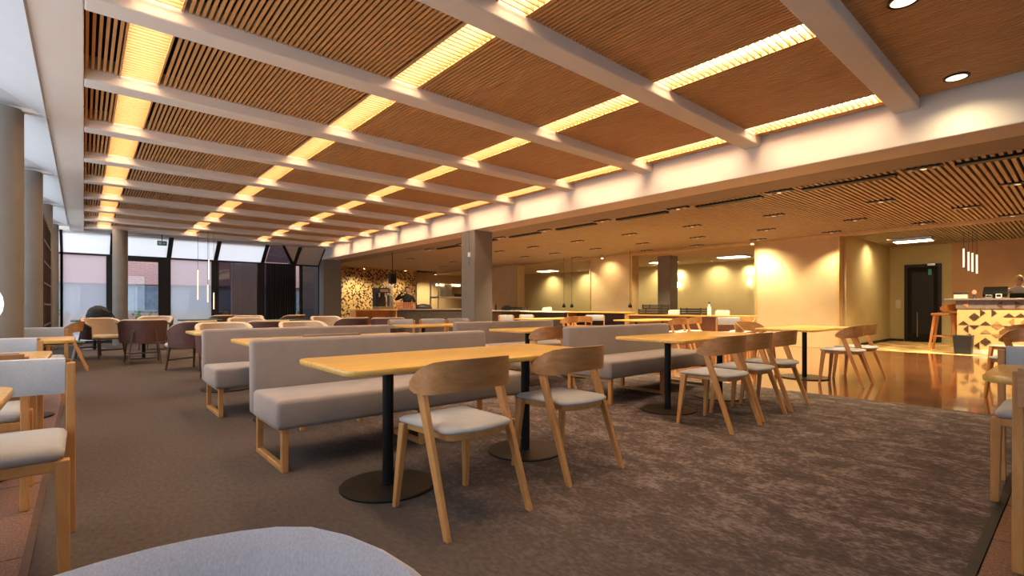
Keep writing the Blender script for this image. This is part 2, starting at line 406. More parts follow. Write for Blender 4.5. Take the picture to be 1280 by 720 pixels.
# ------------------------------------------------------------ low ceiling over the right half
low = struct(B().box(7.24, 19.4, -3.6, 24.6, 3.0, 3.08).build('ceiling', 'backing_black'))
struct(B().box(7.24, 8.36, -3.6, 22.7, Z_LOW, 3.0).build('ceiling', 'soffit_grey'))
struct(B().box(14.68, 19.3, 4.2, 24.5, Z_LOW-0.06, 3.0).build('ceiling', 'ceiling_cream'))
LP = 0.077; LW = 0.042
low_slat = B().box(8.30, 14.50, -LW/2, LW/2, 0, 0.05).mesh('slat', 'slat_pale')
inner_slat = B().box(14.66, 19.3, -LW/2, LW/2, 0, 0.05).mesh('slat', 'slat_pale')
st = B(); y = -1.0
while y < 22.6:
    if y < 13.0: link('slat', low_slat, low, (0, y, Z_LOW))
    else: st.box(8.30, 14.50, y-LW/2, y+LW/2, Z_LOW, Z_LOW+0.05)
    if y < 4.05: link('slat', inner_slat, low, (0, y, Z_LOW))
    y += LP
o = st.build('far_slats', 'slat_pale', low); o['kind'] = 'stuff'
struct(B().box(14.52, 14.66, -3.5, 18.6, 2.86, 3.0).build('trim_3', 'trim_gold'))
# slot diffusers along the soffit
ys = [1.43, 3.24, 5.03, 6.83, 8.60, 10.33, 12.1, 13.9]
for i in range(7):
    a, b = ys[i]+0.32, ys[i+1]-0.30
    B_ = B().box(8.52, 8.66, a, b, Z_LOW-0.03, Z_LOW+0.01)
    tag(B_.build('slot_diffuser', 'black_metal'), 'dark linear slot in the low slatted ceiling, %s from the right edge of the photo' % ORD[i], 'air vent', 'ceiling slots along the girder')
tag(B().box(8.52, 8.66, 0.30, 1.13, Z_LOW-0.03, Z_LOW+0.01).build('slot_diffuser', 'black_metal'), 'dark linear slot in the low slatted ceiling, cut by the right edge', 'air vent', 'ceiling slots along the girder')
# triple spot modules
grid = [(8.45, ys), (10.56, [0.69, 2.37, 4.15, 5.93, 7.66, 9.43, 11.25, 12.9]), (12.42, [1.49, 3.24, 5.05, 6.82, 8.54, 10.31, 12.16, 13.7]), (14.05, [2.39, 4.16, 5.93, 7.74, 9.5, 12.56])]
mod = thing('spot_module', '', 'spotlight', (0, 0, 0), 0, 'triple spots in the slatted ceiling')
B().box(-0.07, 0.07, -0.20, 0.20, -0.015, 0.03).build('housing', 'black_metal', mod, False, 0.004)
lampm = B().lathe([(0.045, -0.03), (0.045, -0.012), (0.0, -0.014)], n=14).mesh('spot_head', 'steel', True)
lens = B().lathe([(0.0, -0.031), (0.036, -0.031)], n=14)
lens.f.append(tuple(range(14, 28)))
lens = lens.mesh('lens', 'lamp_dim')
for dy in (-0.125, 0, 0.125):
    h = link('spot_head', lampm, mod, (0, dy, 0))
    if dy == 0: link('lens', lens, h)
pm = Proto(mod)
rn = ['beside the girder', 'second line from the girder', 'third line from the girder', 'line along the wall panels']
for gi, (x, yy) in enumerate(grid):
    for i, y in enumerate(yy):
        r = pm.put('black triple spotlight in the slatted ceiling, %s, %s from the right' % (rn[gi], ORD[i]), (x, y, Z_LOW), 0, 'triple spots in the slatted ceiling')
        if gi < 3 and ((i + gi) % 2 == 0 or gi == 2): spot(r, (0, 0, -0.06), DOWN_W, 110, 0.7)

# ------------------------------------------------------------ walls and columns of the right half
struct(B().box(19.3, 19.45, 2.62, 24.5, 0, 3.0).build('wall_back', 'wall_olive'))
struct(B().box(19.28, 19.45, -3.5, 2.62, 0, 3.0).build('wall_bar', 'wall_terracotta'))
struct(B().box(14.95, 19.3, 4.10, 4.20, 0, 3.0).build('wall_partition', 'wall_olive'))
struct(B().box(15.0, 19.3, 4.06, 4.10, 0, 0.07).build('baseboard_partition', 'black_frame'))
struct(B().box(19.27, 19.3, 3.75, 4.10, 0, 0.07).build('baseboard_back', 'black_frame'))
for i, (a, b) in enumerate(((4.16, 6.21), (10.45, 12.34), (16.5, 18.4))):
    p = struct(B().box(14.56, 14.95, a, b, 0, Z_LOW).build('wall_panel', 'wall_tan', None, False, 0.004))
    for e in (a, b):
        B().box(14.53, 14.57, e-0.025, e+0.025, 0, Z_LOW).build('edge_trim', 'trim_gold', p)
struct(B().box(15.6, 16.1, 9.6, 10.1, 0, 2.9).build('column', 'column_grey', None, False, 0.01))
struct(B().box(8.9, 13.05, 22.7, 22.85, 0, 3.0).build('wall_tiled', 'tile_cream'))
struct(B().box(7.4, 8.9, 22.7, 22.85, 0, 3.0).build('wall_end', 'column_grey'))
struct(B().box(7.25, 7.4, 19.0, 22.7, 0, 3.0).build('wall_side', 'black_frame'))
struct(B().box(13.05, 19.3, 24.5, 24.6, 0, 3.0).build('wall_far', 'wall_tan'))
struct(B().box(13.0, 13.05, 22.7, 24.5, 0, 3.0).build('wall_return', 'wall_tan'))
c = struct(B().box(6.72, 7.24, 9.11, 9.62, 0, 2.82).build('column', 'column_grey', None, False, 0.01))
B().box(6.705, 6.72, 9.30, 9.42, 2.05, 2.82).build('cable_cover', 'column_grey', c)
B().box(6.69, 6.72, 9.26, 9.33, 2.22, 2.32).build('sensor', 'white_gloss', c, False, 0.005)
struct(B().box(6.72, 7.40, 18.5, 19.0, 0, 2.82).build('column', 'column_grey', None, False, 0.01))
# triangular tile wall behind the coffee bar
wt = B(); random.seed(11); wt2 = B()
cs = 0.115
for i in range(int(4.1/cs)):
    for j in range(int(2.9/cs)):
        if random.random() > 0.82: continue
        x, z = 8.93+cs*i, 0.02+cs*j; k = random.randint(0, 3)
        p = [(x, z), (x+cs, z), (x+cs, z+cs), (x, z+cs)]; q = [p[a] for a in range(4) if a != k]
        (wt if random.random() < 0.7 else wt2).add([(a, 22.69, b) for a, b in q] + [(a, 22.70, b) for a, b in q], [(0, 1, 2), (0, 1, 4, 3), (1, 2, 5, 4), (2, 0, 3, 5)])
wtile = bpy.data.objects['wall_tiled']
o = wt.build('triangle_tiles', 'tile_brown', wtile); o['kind'] = 'stuff'
o = wt2.build('triangle_tiles', 'tile_tan', wtile); o['kind'] = 'stuff'
# door in the back wall
d = struct(thing('door_1', 'black door', 'door', (19.3, 3.29, 0))); del d['category']
for y0, y1, z0, z1 in ((-0.44, -0.36, 0, 2.36), (0.36, 0.44, 0, 2.36), (-0.36, 0.36, 2.28, 2.36)):
    B().box(-0.05, 0.0, y0, y1, z0, z1).build('door_frame', 'black_frame', d)
lf = B().box(-0.03, -0.005, -0.36, 0.36, 0.0, 2.28).build('door_leaf', 'backing_black', d)
B().box(-0.034, -0.03, -0.26, 0.26, 0.25, 2.12).build('glass_panel', 'black_frame', lf)
B().tube([(-0.06, 0.12, 0.15), (-0.06, 0.12, 0.9)], 0.012).build('pull_bar', 'steel', lf)
B().box(-0.07, -0.05, -0.30, -0.12, 2.31, 2.37).build('door_closer', 'steel', d)
B().box(-0.08, -0.05, -0.22, -0.14, 2.02, 2.2).build('exit_plate', 'exit_green', d)
tag(B().box(19.27, 19.3, 3.83, 3.95, 1.02, 1.28).build('wall_panel_box', 'white_gloss', None, False, 0.006), 'small white switch box on the olive wall left of the door', 'switch')
# rear and left shell outside the picture
struct(B().box(3.2, 19.4, -3.6, -3.5, 0, 3.8).build('wall_rear', 'wall_tan'))
struct(B().box(-1.7, 3.2, -3.6, -3.5, 0, 0.7).build('wall_rear', 'wall_tan'))
rw = struct(B().box(-1.7, 3.2, -3.6, -3.5, 3.1, 3.8).build('window_8', 'wall_tan'))
for k in range(5): B().box(-1.7+1.2*k, -1.6+1.2*k, -3.6, -3.5, 0.7, 3.1).build('mullion', 'black_frame', rw)
for k in range(4): B().box(-1.6+1.2*k, -0.5+1.2*k, -3.555, -3.545, 0.7, 3.1).build('pane', 'glass', rw)

# ------------------------------------------------------------ left facade: folded white panels and round columns
COLY = [0.98, 4.24, 7.5, 10.76, 14.02, 17.28]
for i in range(len(COLY)-1):
    a, b = COLY[i], COLY[i+1]
    S0, S1 = (-0.30, a, Z_BEAM), (-0.30, b, Z_BEAM); P0, P1 = (-1.6, a+1.0, Z_BEAM+0.62), (-1.6, b-1.0, Z_BEAM+0.62)
    Q0, Q1 = (-1.6, a, Z_BEAM), (-1.6, b, Z_BEAM)
    f = struct(B().add([S0, S1, P1, P0], [(0, 1, 2, 3)]).build('ceiling_fold', 'panel_white'))
    B().add([S1, P1, Q1], [(0, 1, 2)]).build('fold_cheek', 'panel_white', f)
    B().add([S0, P0, Q0], [(0, 1, 2)]).build('fold_cheek', 'panel_white', f)
    m_ = f.modifiers.new('thickness', 'SOLIDIFY'); m_.thickness = 0.03; m_.offset = 1
for y in COLY:
    struct(B().box(-1.6, -0.29, y-0.05, y+0.05, Z_BEAM-0.01, Z_BEAM+0.14).build('rib', 'beam_white'))
    if y > 5: struct(B().lathe([(0.17, 0), (0.17, Z_BEAM)], (-0.66, y+0.02, 0), 32).build('column', 'column_grey', None, 'auto'))
struct(B().box(-1.66, -1.6, -3.5, 0.9, 0, 3.8).build('wall_left', 'column_grey'))
struct(B().box(-1.66, -0.3, -3.5, 0.98, 3.3, 3.4).build('ceiling', 'panel_white'))
struct(B().box(-1.66, -1.6, 0.9, 19.0, 0, 0.5).build('wall_left', 'column_grey'))
for y in COLY: struct(B().box(-1.66, -1.58, y-0.04, y+0.04, 0.5, Z_BEAM).build('mullion', 'black_frame'))
# dark open shelf between the left columns
t = thing('shelf_screen', 'tall dark shelving screen between the grey round columns at left', 'shelf', (-0.60, 12.4, 0))
for k in range(6): B().box(-0.10, 0.10, -1.1 + 0.44*k - 0.012, -1.1 + 0.44*k + 0.012, 0, 2.6).build('upright', 'dark_wood', t)
for k in range(8): B().box(-0.10, 0.10, -1.1, 1.1, 0.02+0.36*k, 0.05+0.36*k).build('shelf_board', 'dark_wood', t)
B().box(-0.11, -0.10, -1.1, 1.1, 0, 2.6).build('back_panel', 'backing_black', t)

# ------------------------------------------------------------ window wall at the far end
WY = 19.0; ZT = 2.62
def win(n, x0, x1, fr0, fr1, glassm='glass', top='frosted', zb=0.08, head=0.05):
    fb = B()
    fb.box(x0, x0+fr0, WY-0.05, WY+0.05, 0, ZT).box(x1-fr1, x1, WY-0.05, WY+0.05, 0, ZT)
    fb.box(x0+fr0, x1-fr1, WY-0.05, WY+0.05, ZT-head, ZT).box(x0+fr0, x1-fr1, WY-0.05, WY+0.05, 0, zb)
    w = struct(fb.build('window_%d' % n, 'black_frame'))
    B().box(x0+fr0, x1-fr1, WY-0.008, WY+0.008, zb, ZT-head).build('pane', glassm, w)
    ub = B()
    for xa, xb in ((x0, x0+0.06), (x1-0.06, x1)):
        ub.hexa([(xa, WY-0.06, ZT), (xb, WY-0.06, ZT), (xb, WY, ZT), (xa, WY, ZT), (xa, 18.29, 3.18), (xb, 18.29, 3.18), (xb, 18.35, 3.18), (xa, 18.35, 3.18)])
    ub.build('sloped_mullion', 'black_frame', w)
    if top:
        B().hexa([(x0+0.06, WY-0.03, ZT), (x1-0.06, WY-0.03, ZT), (x1-0.06, WY, ZT), (x0+0.06, WY, ZT), (x0+0.06, 18.32, 3.2), (x1-0.06, 18.32, 3.2), (x1-0.06, 18.35, 3.2), (x0+0.06, 18.35, 3.2)]).build('sloped_pane', top, w)
    return w
win(1, -1.6, -0.45, 0.06, 0.06)
win(2, -0.51, 0.64, 0.05, 0.14, 'glass_haze')
win(3, 0.64, 2.03, 0.36, 0.27, head=0.16)
win(4, 2.03, 3.32, 0.05, 0.12, 'glass_haze')
win(5, 3.32, 4.76, 0.09, 0.15, 'glass_dark')
win(6, 4.76, 5.83, 0.06, 0.06, 'glass_dark', None)
struct(B().box(-1.7, 7.3, 18.35, 18.45, 3.15, 3.7).build('wall_header', 'beam_white'))
w7 = win(7, 5.83, 6.74, 0.05, 0.05, top=None)
B().box(6.02, 6.12, WY-0.05, WY+0.05, 0, ZT).build('middle_mullion', 'black_frame', w7)
B().hexa([(4.85, WY-0.03, ZT+.02), (5.75, WY-0.03, ZT+.02), (5.75, WY, ZT+.02), (4.85, WY, ZT+.02), (4.85, 18.33, 3.18), (5.25, 18.33, 3.18), (5.25, 18.35, 3.18), (4.85, 18.35, 3.18)]).build('triangular_pane', 'glass_dark', bpy.data.objects['window_6'])
struct(B().hexa([(5.80, WY-0.05, ZT), (7.3, WY-0.05, ZT), (7.3, WY, ZT), (5.80, WY, ZT), (5.30, 18.30, 3.2), (7.3, 18.30, 3.2), (7.3, 18.35, 3.2), (5.30, 18.35, 3.2)]).build('sloped_panel', 'panel_beige'))
struct(B().hexa([(5.72, WY-0.07, ZT), (5.82, WY-0.07, ZT), (5.82, WY, ZT), (5.72, WY, ZT), (5.22, 18.27, 3.2), (5.30, 18.27, 3.2), (5.30, 18.35, 3.2), (5.22, 18.35, 3.2)]).build('trim_4', 'black_frame'))
struct(B().lathe([(0.17, 0), (0.17, Z_BEAM)], (0.76, 17.5, 0), 28).build('column', 'column_grey', None, 'auto'))
def curtain(name, mat, x0, x1, y, z0, z1, waves, amp, label):
    n = waves*8; pts = [(x0+(x1-x0)*i/n, y+amp*math.sin(2*PI*i/8)) for i in range(n+1)]
    b = B().loft([[(x, yy, z) for x, yy in pts] for z in (z0, z1)], False, False)
    o = b.build(name, mat, None, True)
    s_ = o.modifiers.new('thickness', 'SOLIDIFY'); s_.thickness = 0.006
    return tag(o, label, 'curtain')
curtain('curtain', 'curtain_black', 4.84, 5.80, 18.86, 0.03, 2.58, 12, 0.03, 'black floor-length curtain across the dark corner window')
curtain('curtain', 'sheer', 3.75, 4.55, 18.88, 0.03, 2.56, 12, 0.02, 'sheer greyish curtain in the window left of the black curtain')
t = thing('exit_sign', 'green exit sign hanging above the glass door', 'sign', (1.78, 18.2, 2.98))
B().box(-0.12, 0.12, -0.02, 0.02, -0.07, 0.07).build('sign_box', 'exit_green', t, False, 0.004)
B().box(-0.09, -0.02, -0.024, -0.02, -0.04, 0.04).build('running_figure', 'white_gloss', t)
B().box(0.02, 0.08, -0.024, -0.02, -0.012, 0.012).build('arrow', 'white_gloss', t)
B().box(-0.01, 0.01, -0.01, 0.01, 0.07, 0.45).build('hanger', 'black_metal', t)
# outside
struct(B().box(-14, 22, 19.1, 40, -0.15, -0.05).build('ground', 'out_paving'))
bd = thing('building', 'pink brick building across the street outside the windows', 'building', (0, 27, 0))
B().box(-12, 20, 0.1, 6, 2.05, 7).build('wall', 'brick_pink', bd)
B().box(-12, 20, 0.0, 6, -0.1, 0.75).build('base_wall', 'brick_pink', bd)
B().box(-12, 20, 0.35, 6, 0.75, 2.05).build('window_band', 'out_grey', bd)
for k in range(16):
    x = -11.6+1.9*k; f_ = B().box(x, x+1.2, 0.28, 0.35, 0.85, 2.0).build('window', 'out_grey', bd)
    B().box(x+0.08, x+1.12, 0.26, 0.28, 0.93, 1.95).build('pane', 'out_pane', f_)
hb = B(); random.seed(5)
for k in range(1500):
    x, y, z = random.uniform(-10, 12), random.uniform(26.1, 26.6), random.uniform(0.0, 0.95)
    r = random.uniform(0.05, 0.1); a = random.uniform(0, PI)
    hb.add([(x-r*math.cos(a), y-r*math.sin(a), z), (x, y, z-r), (x+r*math.cos(a), y+r*math.sin(a), z), (x, y, z+r)], [(0, 1, 2, 3)])
o = hb.build('hedge', 'leaf'); tag(o, 'clipped green hedge in front of the pink brick building', 'hedge'); o['kind'] = 'stuff'

# ------------------------------------------------------------ furniture builders
def pad_mesh(b, poly, z0, z1, inset=0.03, crown=0.008):
    cx = sum(p[0] for p in poly)/len(poly); cy = sum(p[1] for p in poly)/len(poly)
    def ring(k, z): return [(cx+(x-cx)*k, cy+(y-cy)*k, z) for x, y in poly]
    s = max(abs(p[0]-cx) for p in poly); q = 1-inset/s
    h = z1-z0
    b.loft([ring(q+0.3*(1-q), z0), ring(1, z0+0.3*h), ring(1, z0+0.6*h), ring(1-0.3*(1-q), z0+0.85*h), ring(q, z1), ring(q*0.6, z1+crown), ring(q*0.2, z1+crown*1.2)])
    return b
def make_wood_chair(padm='seat_grey', backm='oak_back'):
    t = thing('dining_chair', 'oak chair', 'chair', (0, 0, 0), 0, 'oak dining chairs with bent backs')
    seatp = rrect(-0.225, 0.225, -0.21, 0.255, 0.07, 6)
    seatp = rrect(-0.228, 0.228, -0.19, 0.258, 0.035, 5)
    sub = []
    for i in range(len(seatp)):
        a, b_ = seatp[i], seatp[(i+1) % len(seatp)]; sub.append(a)
        if math.dist(a, b_) > 0.1: sub += [(a[0]+(b_[0]-a[0])*k/6, a[1]+(b_[1]-a[1])*k/6) for k in range(1, 6)]
    seatp = [(x*(0.92+0.35*(y+0.21)*0.5), y - (0.045*(1-(x/0.225)**2) if y < -0.1 else 0)) for x, y in sub]
    pad_mesh(B(), seatp, 0.452, 0.494, 0.05, 0.004).build('seat', padm, t, True)
    fr = B().prism([(x*0.90, y*0.90+0.002) for x, y in seatp], 0.425, 0.461)
    for s_ in (-1, 1): fr.limb((s_*0.222, 0.20, 0.43), (s_*0.248, -0.125, 0.43), 0.03, 0.03, 0.03, 0.03) if False else None
    fr.build('seat_frame', 'oak', t, False, 0.006)
    for s_ in (-1, 1):
        B().limb((s_*0.236, 0.255, 0.0), (s_*0.207, 0.212, 0.458), 0.028, 0.032, 0.042, 0.052).build('leg', 'oak', t, False, 0.006)
        B().limb((s_*0.262, -0.268, 0.0), (s_*0.25, -0.015, 0.70), 0.028, 0.036, 0.032, 0.058).build('leg', 'oak', t, False, 0.006)
    # bent back band: plan curve with heights that taper at both ends
    half = [(0.262, 0.055, 0.665, 0.700), (0.268, 0.0, 0.650, 0.745), (0.262, -0.06, 0.648, 0.785), (0.240, -0.115, 0.652, 0.808), (0.195, -0.155, 0.66, 0.818), (0.13, -0.178, 0.665, 0.822), (0.065, -0.190, 0.668, 0.824)]
    prof = [(-x, y, a, c_) for x, y, a, c_ in half] + [(0, -0.194, 0.669, 0.825)] + half[::-1]
    rings = []
    for i, (x, y, a, c_) in enumerate(prof):
        p0 = Vector(prof[max(i-1, 0)][:2]); p1 = Vector(prof[min(i+1, len(prof)-1)][:2]); tg = (p1-p0).normalized()
        n = Vector((-tg.y, tg.x))*0.011    # inward
        lean = 0.03*(1-abs(x)/0.27)
        rings.append([(x+n.x, y+n.y, a), (x-n.x, y-n.y, a), (x-n.x*0.8, y-n.y*0.8-lean, c_), (x+n.x*0.8, y+n.y*0.8-lean, c_)])
    B().loft(rings).build('backrest', backm, t, 'auto')
    return t
def make_pad_chair(padm='pad_grey', seatm='seat_grey', grp='oak chairs with padded backs'):
    t = thing('padded_chair', 'padded chair', 'chair', (0, 0, 0), 0, grp)
    seatp = rrect(-0.25, 0.25, -0.22, 0.26, 0.035, 4)
    pad_mesh(B(), seatp, 0.462, 0.52, 0.03, 0.006).build('seat', seatm, t, True)
    B().box(-0.245, 0.245, -0.22, 0.25, 0.42, 0.464).build('seat_frame', 'oak', t, False, 0.005)
    for s_ in (-1, 1):
        B().limb((s_*0.25, 0.235, 0), (s_*0.243, 0.225, 0.463), 0.036, 0.042, 0.046, 0.052).build('leg', 'oak', t, False, 0.005)
        B().limb((s_*0.262, -0.255, 0), (s_*0.262, -0.235, 0.815), 0.036, 0.042, 0.034, 0.05).build('leg', 'oak', t, False, 0.005)
    xs = [-0.262 + 0.524*i/12 for i in range(13)]
    cv = lambda x: -0.262 - 0.03*(1-(x/0.262)**2)
    B().loft([[(x, cv(x)-0.011, 0.675), (x, cv(x)+0.011, 0.675), (x, cv(x)+0.011, 0.828), (x, cv(x)-0.011, 0.828)] for x in xs]).build('backrest', 'oak_back', t, 'auto')
    xs = [-0.243 + 0.486*i/12 for i in range(13)]
    B().loft([[(x, cv(x)+0.012, 0.668), (x, cv(x)+0.034, 0.668), (x, cv(x)+0.045, 0.70), (x, cv(x)+0.045, 0.80), (x, cv(x)+0.034, 0.832), (x, cv(x)+0.012, 0.836)] for x in xs]).build('back_pad', padm, t, 'auto')
    return t
def make_bench():
    t = thing('bench', 'bench', 'bench', (0, 0, 0), 0, 'grey upholstered benches'); Lh = 1.08
    B().box(-Lh, Lh, -0.36, 0.25, 0.28, 0.475).build('seat', 'bench_grey', t, 'auto', 0.032, 3)
    B().hexa([(-Lh, 0.22, 0.285), (Lh, 0.22, 0.285), (Lh, 0.36, 0.285), (-Lh, 0.36, 0.285), (-Lh, 0.26, 0.835), (Lh, 0.26, 0.835), (Lh, 0.375, 0.835), (-Lh, 0.375, 0.835)]).build('backrest', 'bench_grey', t, 'auto', 0.03, 3)
    for x in (-1.02, 0.0, 1.02):
        f = B(); w = 0.02
        f.box(x-w, x+w, -0.33, -0.285, 0, 0.285).box(x-w, x+w, 0.27, 0.315, 0, 0.285).box(x-w, x+w, -0.285, 0.27, 0, 0.035).box(x-w, x+w, -0.285, 0.27, 0.255, 0.285)
        f.build('leg_frame', 'oak', t, False, 0.003)
    return t
def make_table(L=1.94, D=0.82, bases=(-0.56, 0.56), zt=0.76, basem='lit_dark_metal', topm='oak_top', name='dining_table', grp='oak tables on black pedestals', br=0.28):
    t = thing(name, 'table', 'table', (0, 0, 0), 0, grp)
    B().prism(rrect(-L/2, L/2, -D/2, D/2, 0.09, 6), zt-0.032, zt).build('table_top', topm, t, 'auto', 0.008, 2)
    for x in bases:
        B().lathe([(br, 0.0), (br, 0.009), (0.036, 0.010), (0.033, 0.012), (0.033, zt-0.045), (0.12, zt-0.040), (0.12, zt-0.031)], (x, 0, 0), 32).build('pedestal', 'black_metal', t, 'auto')
        B().lathe([(br-0.008, 0.009), (br-0.009, 0.012), (0.045, 0.0125), (0.045, 0.011)], (x, 0, 0), 32, caps=False).build('base_disc', basem, t, 'auto')
    return t
def make_tub(outer='leather_brown', inner='beige_fabric', name='tub_chair', W=0.39, Hb=0.84, Hf=0.68, legm='dark_wood', grp='brown tub chairs', rim=None, lean=0.0):
    t = thing(name, 'tub chair', 'armchair', (0, 0, 0), 0, grp)
    n = 28; A = math.radians(118); zb = 0.40
    def ztop(a):
        k = abs(a)/A; return Hb - (Hb-Hf)*max(0, (k-0.45)/0.55)**1.6
    def pt(a, r): return (r*math.sin(a), -r*0.92*math.cos(a)*1.0)
    ou, inn = [], []
    for i in range(n+1):
        a = -A + 2*A*i/n; zt = ztop(a)
        x0, y0 = pt(a, W*0.93); x1, y1 = pt(a, W); x2, y2 = pt(a, W-0.028); x3, y3 = pt(a, W-0.07); x4, y4 = pt(a, W-0.055)
        ou.append([(x0, y0, zb), (x1, y1, zt-0.03), (x2, y2, zt-0.006), (x2*0.99, y2*0.99, zb)])
        if lean: x4, y4 = pt(a, W-0.055-lean); x3, y3 = pt(a, W-0.05)
        inn.append([(x4*0.96, y4*0.96, zb+0.01), (x2*0.985, y2*0.985, zb+0.01), (x1*0.975, y1*0.975, zt-0.012), (x2, y2, zt), (x3, y3, zt-0.02), (x4*0.985, y4*0.985, zt-(0.10 if not lean else 0.22))])
    B().loft(ou).build('outer_shell', outer, t, 'auto')
    B().loft(inn).build('inner_lining', rim or inner, t, 'auto')
    sp = [pt(-A+2*A*i/20, W-0.075) for i in range(21)] + [(W*0.72, W*0.72), (W*0.5, W*0.82), (0, W*0.86), (-W*0.5, W*0.82), (-W*0.72, W*0.72)]
    pad_mesh(B(), sp[::-1], 0.385, 0.475, 0.05, 0.01).build('seat', inner, t, True)
    for s_ in (-1, 1):
        B().limb((s_*0.27, 0.27, 0), (s_*0.24, 0.22, 0.42), 0.026, 0.026, 0.036, 0.036).build('leg', legm, t, False, 0.004)
        B().limb((s_*0.25, -W*0.92-0.05, 0), (s_*0.175, -W*0.92+0.02, 0.63), 0.026, 0.026, 0.03, 0.02).build('leg', legm, t, False, 0.004)
        B().limb((s_*0.262, 0.25, 0.14), (s_*0.242, -W*0.92-0.03, 0.14), 0.018, 0.018, 0.018, 0.018) if False else None
    B().box(-0.22, 0.22, -W*0.92-0.035, -W*0.92-0.015, 0.20, 0.222).build('stretcher', legm, t); B().box(-0.255, 0.255, 0.245, 0.265, 0.16, 0.182).build('stretcher', legm, t)
    return t

WC = Proto(make_wood_chair()); PC = Proto(make_pad_chair()); BN = Proto(make_bench()); TB = Proto(make_table()); TU = Proto(make_tub())
# benches, all facing the camera side
BN.put('grey upholstered bench in the front left, behind the long oak table with two chairs', (2.01, 3.73, 0))
BN.put('grey bench directly behind the front left bench, nearer the windows', (2.03, 5.83, 0))
BN.put('grey bench at the right behind the oak table with three chairs', (5.42, 3.75, 0))
BN.put('grey bench half hidden behind the front benches, in front of the large grey column', (5.46, 6.15, 0))
# tables
TB.put('long oak table in front of the front left bench, two chairs pulled up', (1.95, 2.76, 0))
TB.put('oak table between the two left benches, mostly hidden behind a bench back', (2.05, 5.12, 0))
TB.put('oak table with three oak chairs in a row, right of centre', (5.18, 2.87, 0))
TB.put('oak table just behind the right bench, one chair back showing before it', (5.30, 5.17, 0))
TB.put('oak table behind the far left bench, only its left corner showing', (1.97, 7.35, 0))
TB.put('oak table in the third row before three padded chairs left of the grey column', (5.0, 7.5, 0))
TB.put('oak table on the parquet before the service counter, two chair backs in front of it', (10.55, 7.05, 0))
TB.put('oak table far back on the parquet before the low wall counters', (9.6, 9.6, 0))
T1 = make_table(1.72, 0.80, (0.0,), grp='oak tables on black pedestals', br=0.34)
T1.location = (8.30, 2.82, 0); T1['label'] = 'oak table on one black post, on the parquet beside the wide tan panel'
# oak bent-back chairs; local +y is the facing direction
wc = [
 ('oak chair with bent back nearest the camera, back turned, at the front table', (1.515, 2.19), 0.03),
 ('oak bent-back chair at the right end of the front table', (2.455, 2.30), 0.02),
 ('first of three oak chairs at the right table, nearest the camera', (4.40, 2.22), -0.02),
 ('middle one of three oak chairs at the right table', (5.06, 2.25), 0.0),
 ('third of three oak chairs at the right table, farthest from the camera', (5.76, 2.27), 0.03),
 ('oak chair at the single-post table on the parquet, left of a pair', (8.06, 2.22), 0.04),
 ('oak chair at the single-post table on the parquet, right of a pair', (8.80, 2.25), -0.05),
 ('oak chair back showing behind the front table, tucked at the second-row table', (4.62, 4.66), 0.0),
 ('oak chair at the table before the service counter, left one', (10.62, 6.38), 0.0),
 ('oak chair at the table before the service counter, right one', (11.45, 6.45), 0.0),
 ('orange-brown oak chair back beyond the right bench, left one', (9.45, 8.75), 0.1),
 ('orange-brown oak chair back beyond the right bench, right one', (10.1, 8.85), -0.9),
 ('oak chair at the right edge of the photo, before the triangle-tiled bar', (8.2, 0.46), 0.9),
 ('oak chair cut by the right edge, farther from the camera, near the bar', (10.6, 0.68), -0.6),
 ('pale oak chair standing sideways left of the wide tan panel', (12.3, 5.55), 1.5),
 ('oak chair at the far side of the single-post table, turned to the camera', (8.35, 3.62), PI-0.3),
]
for lab, (x, y), rz in wc: WC.put(lab, (x, y, 0), rz)
pc = [
 ('oak chair with padded grey back at the left edge, nearest the camera', (-0.31, 2.93), PI),
 ('padded oak chair at left, back turned, just behind the nearest left chair', (-0.50, 3.93), 0.0),
 ('padded chair at left facing the camera at the second left table', (-0.52, 5.10), PI),
 ('padded chair at left facing the camera, in front of the grey columns', (-0.42, 7.62), PI),
 ('padded oak chair tucked behind the front left bench, only its grey back strip showing', (1.70, 4.72), 0.0),
 ('left one of three padded chairs beyond the third-row table', (4.55, 8.25), PI),
 ('middle one of three padded chairs beyond the third-row table', (5.2, 8.25), PI-0.15),
 ('right one of three padded chairs beyond the third-row table, beside the grey column', (5.85, 8.25), PI),
 ('padded chair with blue-grey back cut by the right edge, facing the small table', (4.07, 0.09), PI/2),
 ('padded chair at the extreme right edge, back turned to the camera', (3.13, -0.075), -PI/2),
 ('padded chair with blue-grey back left of the wide tan panel', (10.8, 5.1), 2.4),
 ('far padded chair with pale back before the low wall counters, left one', (9.2, 10.7), PI),
 ('far padded chair with pale back before the low wall counters, right one', (10.0, 10.7), PI),
 ('far padded chair with pale back right of the two orange-brown chair backs', (10.9, 9.1), 2.2),
]
for lab, (x, y), rz in pc: PC.put(lab, (x, y, 0), rz)
# square side tables at the left and right edges
ST = make_table(0.74, 0.80, (0.0,), name='side_table', grp='small square oak tables', br=0.22); ST = Proto(ST)
ST.put('small square oak table at the left edge, nearest the camera', (-0.58, 2.45, 0))
ST.put('small square oak table at left, second from the camera', (-0.54, 4.52, 0))
ST.put('small square oak table at left, farthest, in front of the grey columns', (-0.44, 6.75, 0))
ST.put('small square oak table cut by the right edge of the photo', (3.52, -0.07, 0))
gc = make_wood_chair('green_fabric'); gc.location = (-0.22, 11.2, 0); gc.rotation_euler = (0, 0, PI/2); gc['label'] = 'oak chair with green seat at left before the windows'; gc['group'] = 'oak chairs with green seats'
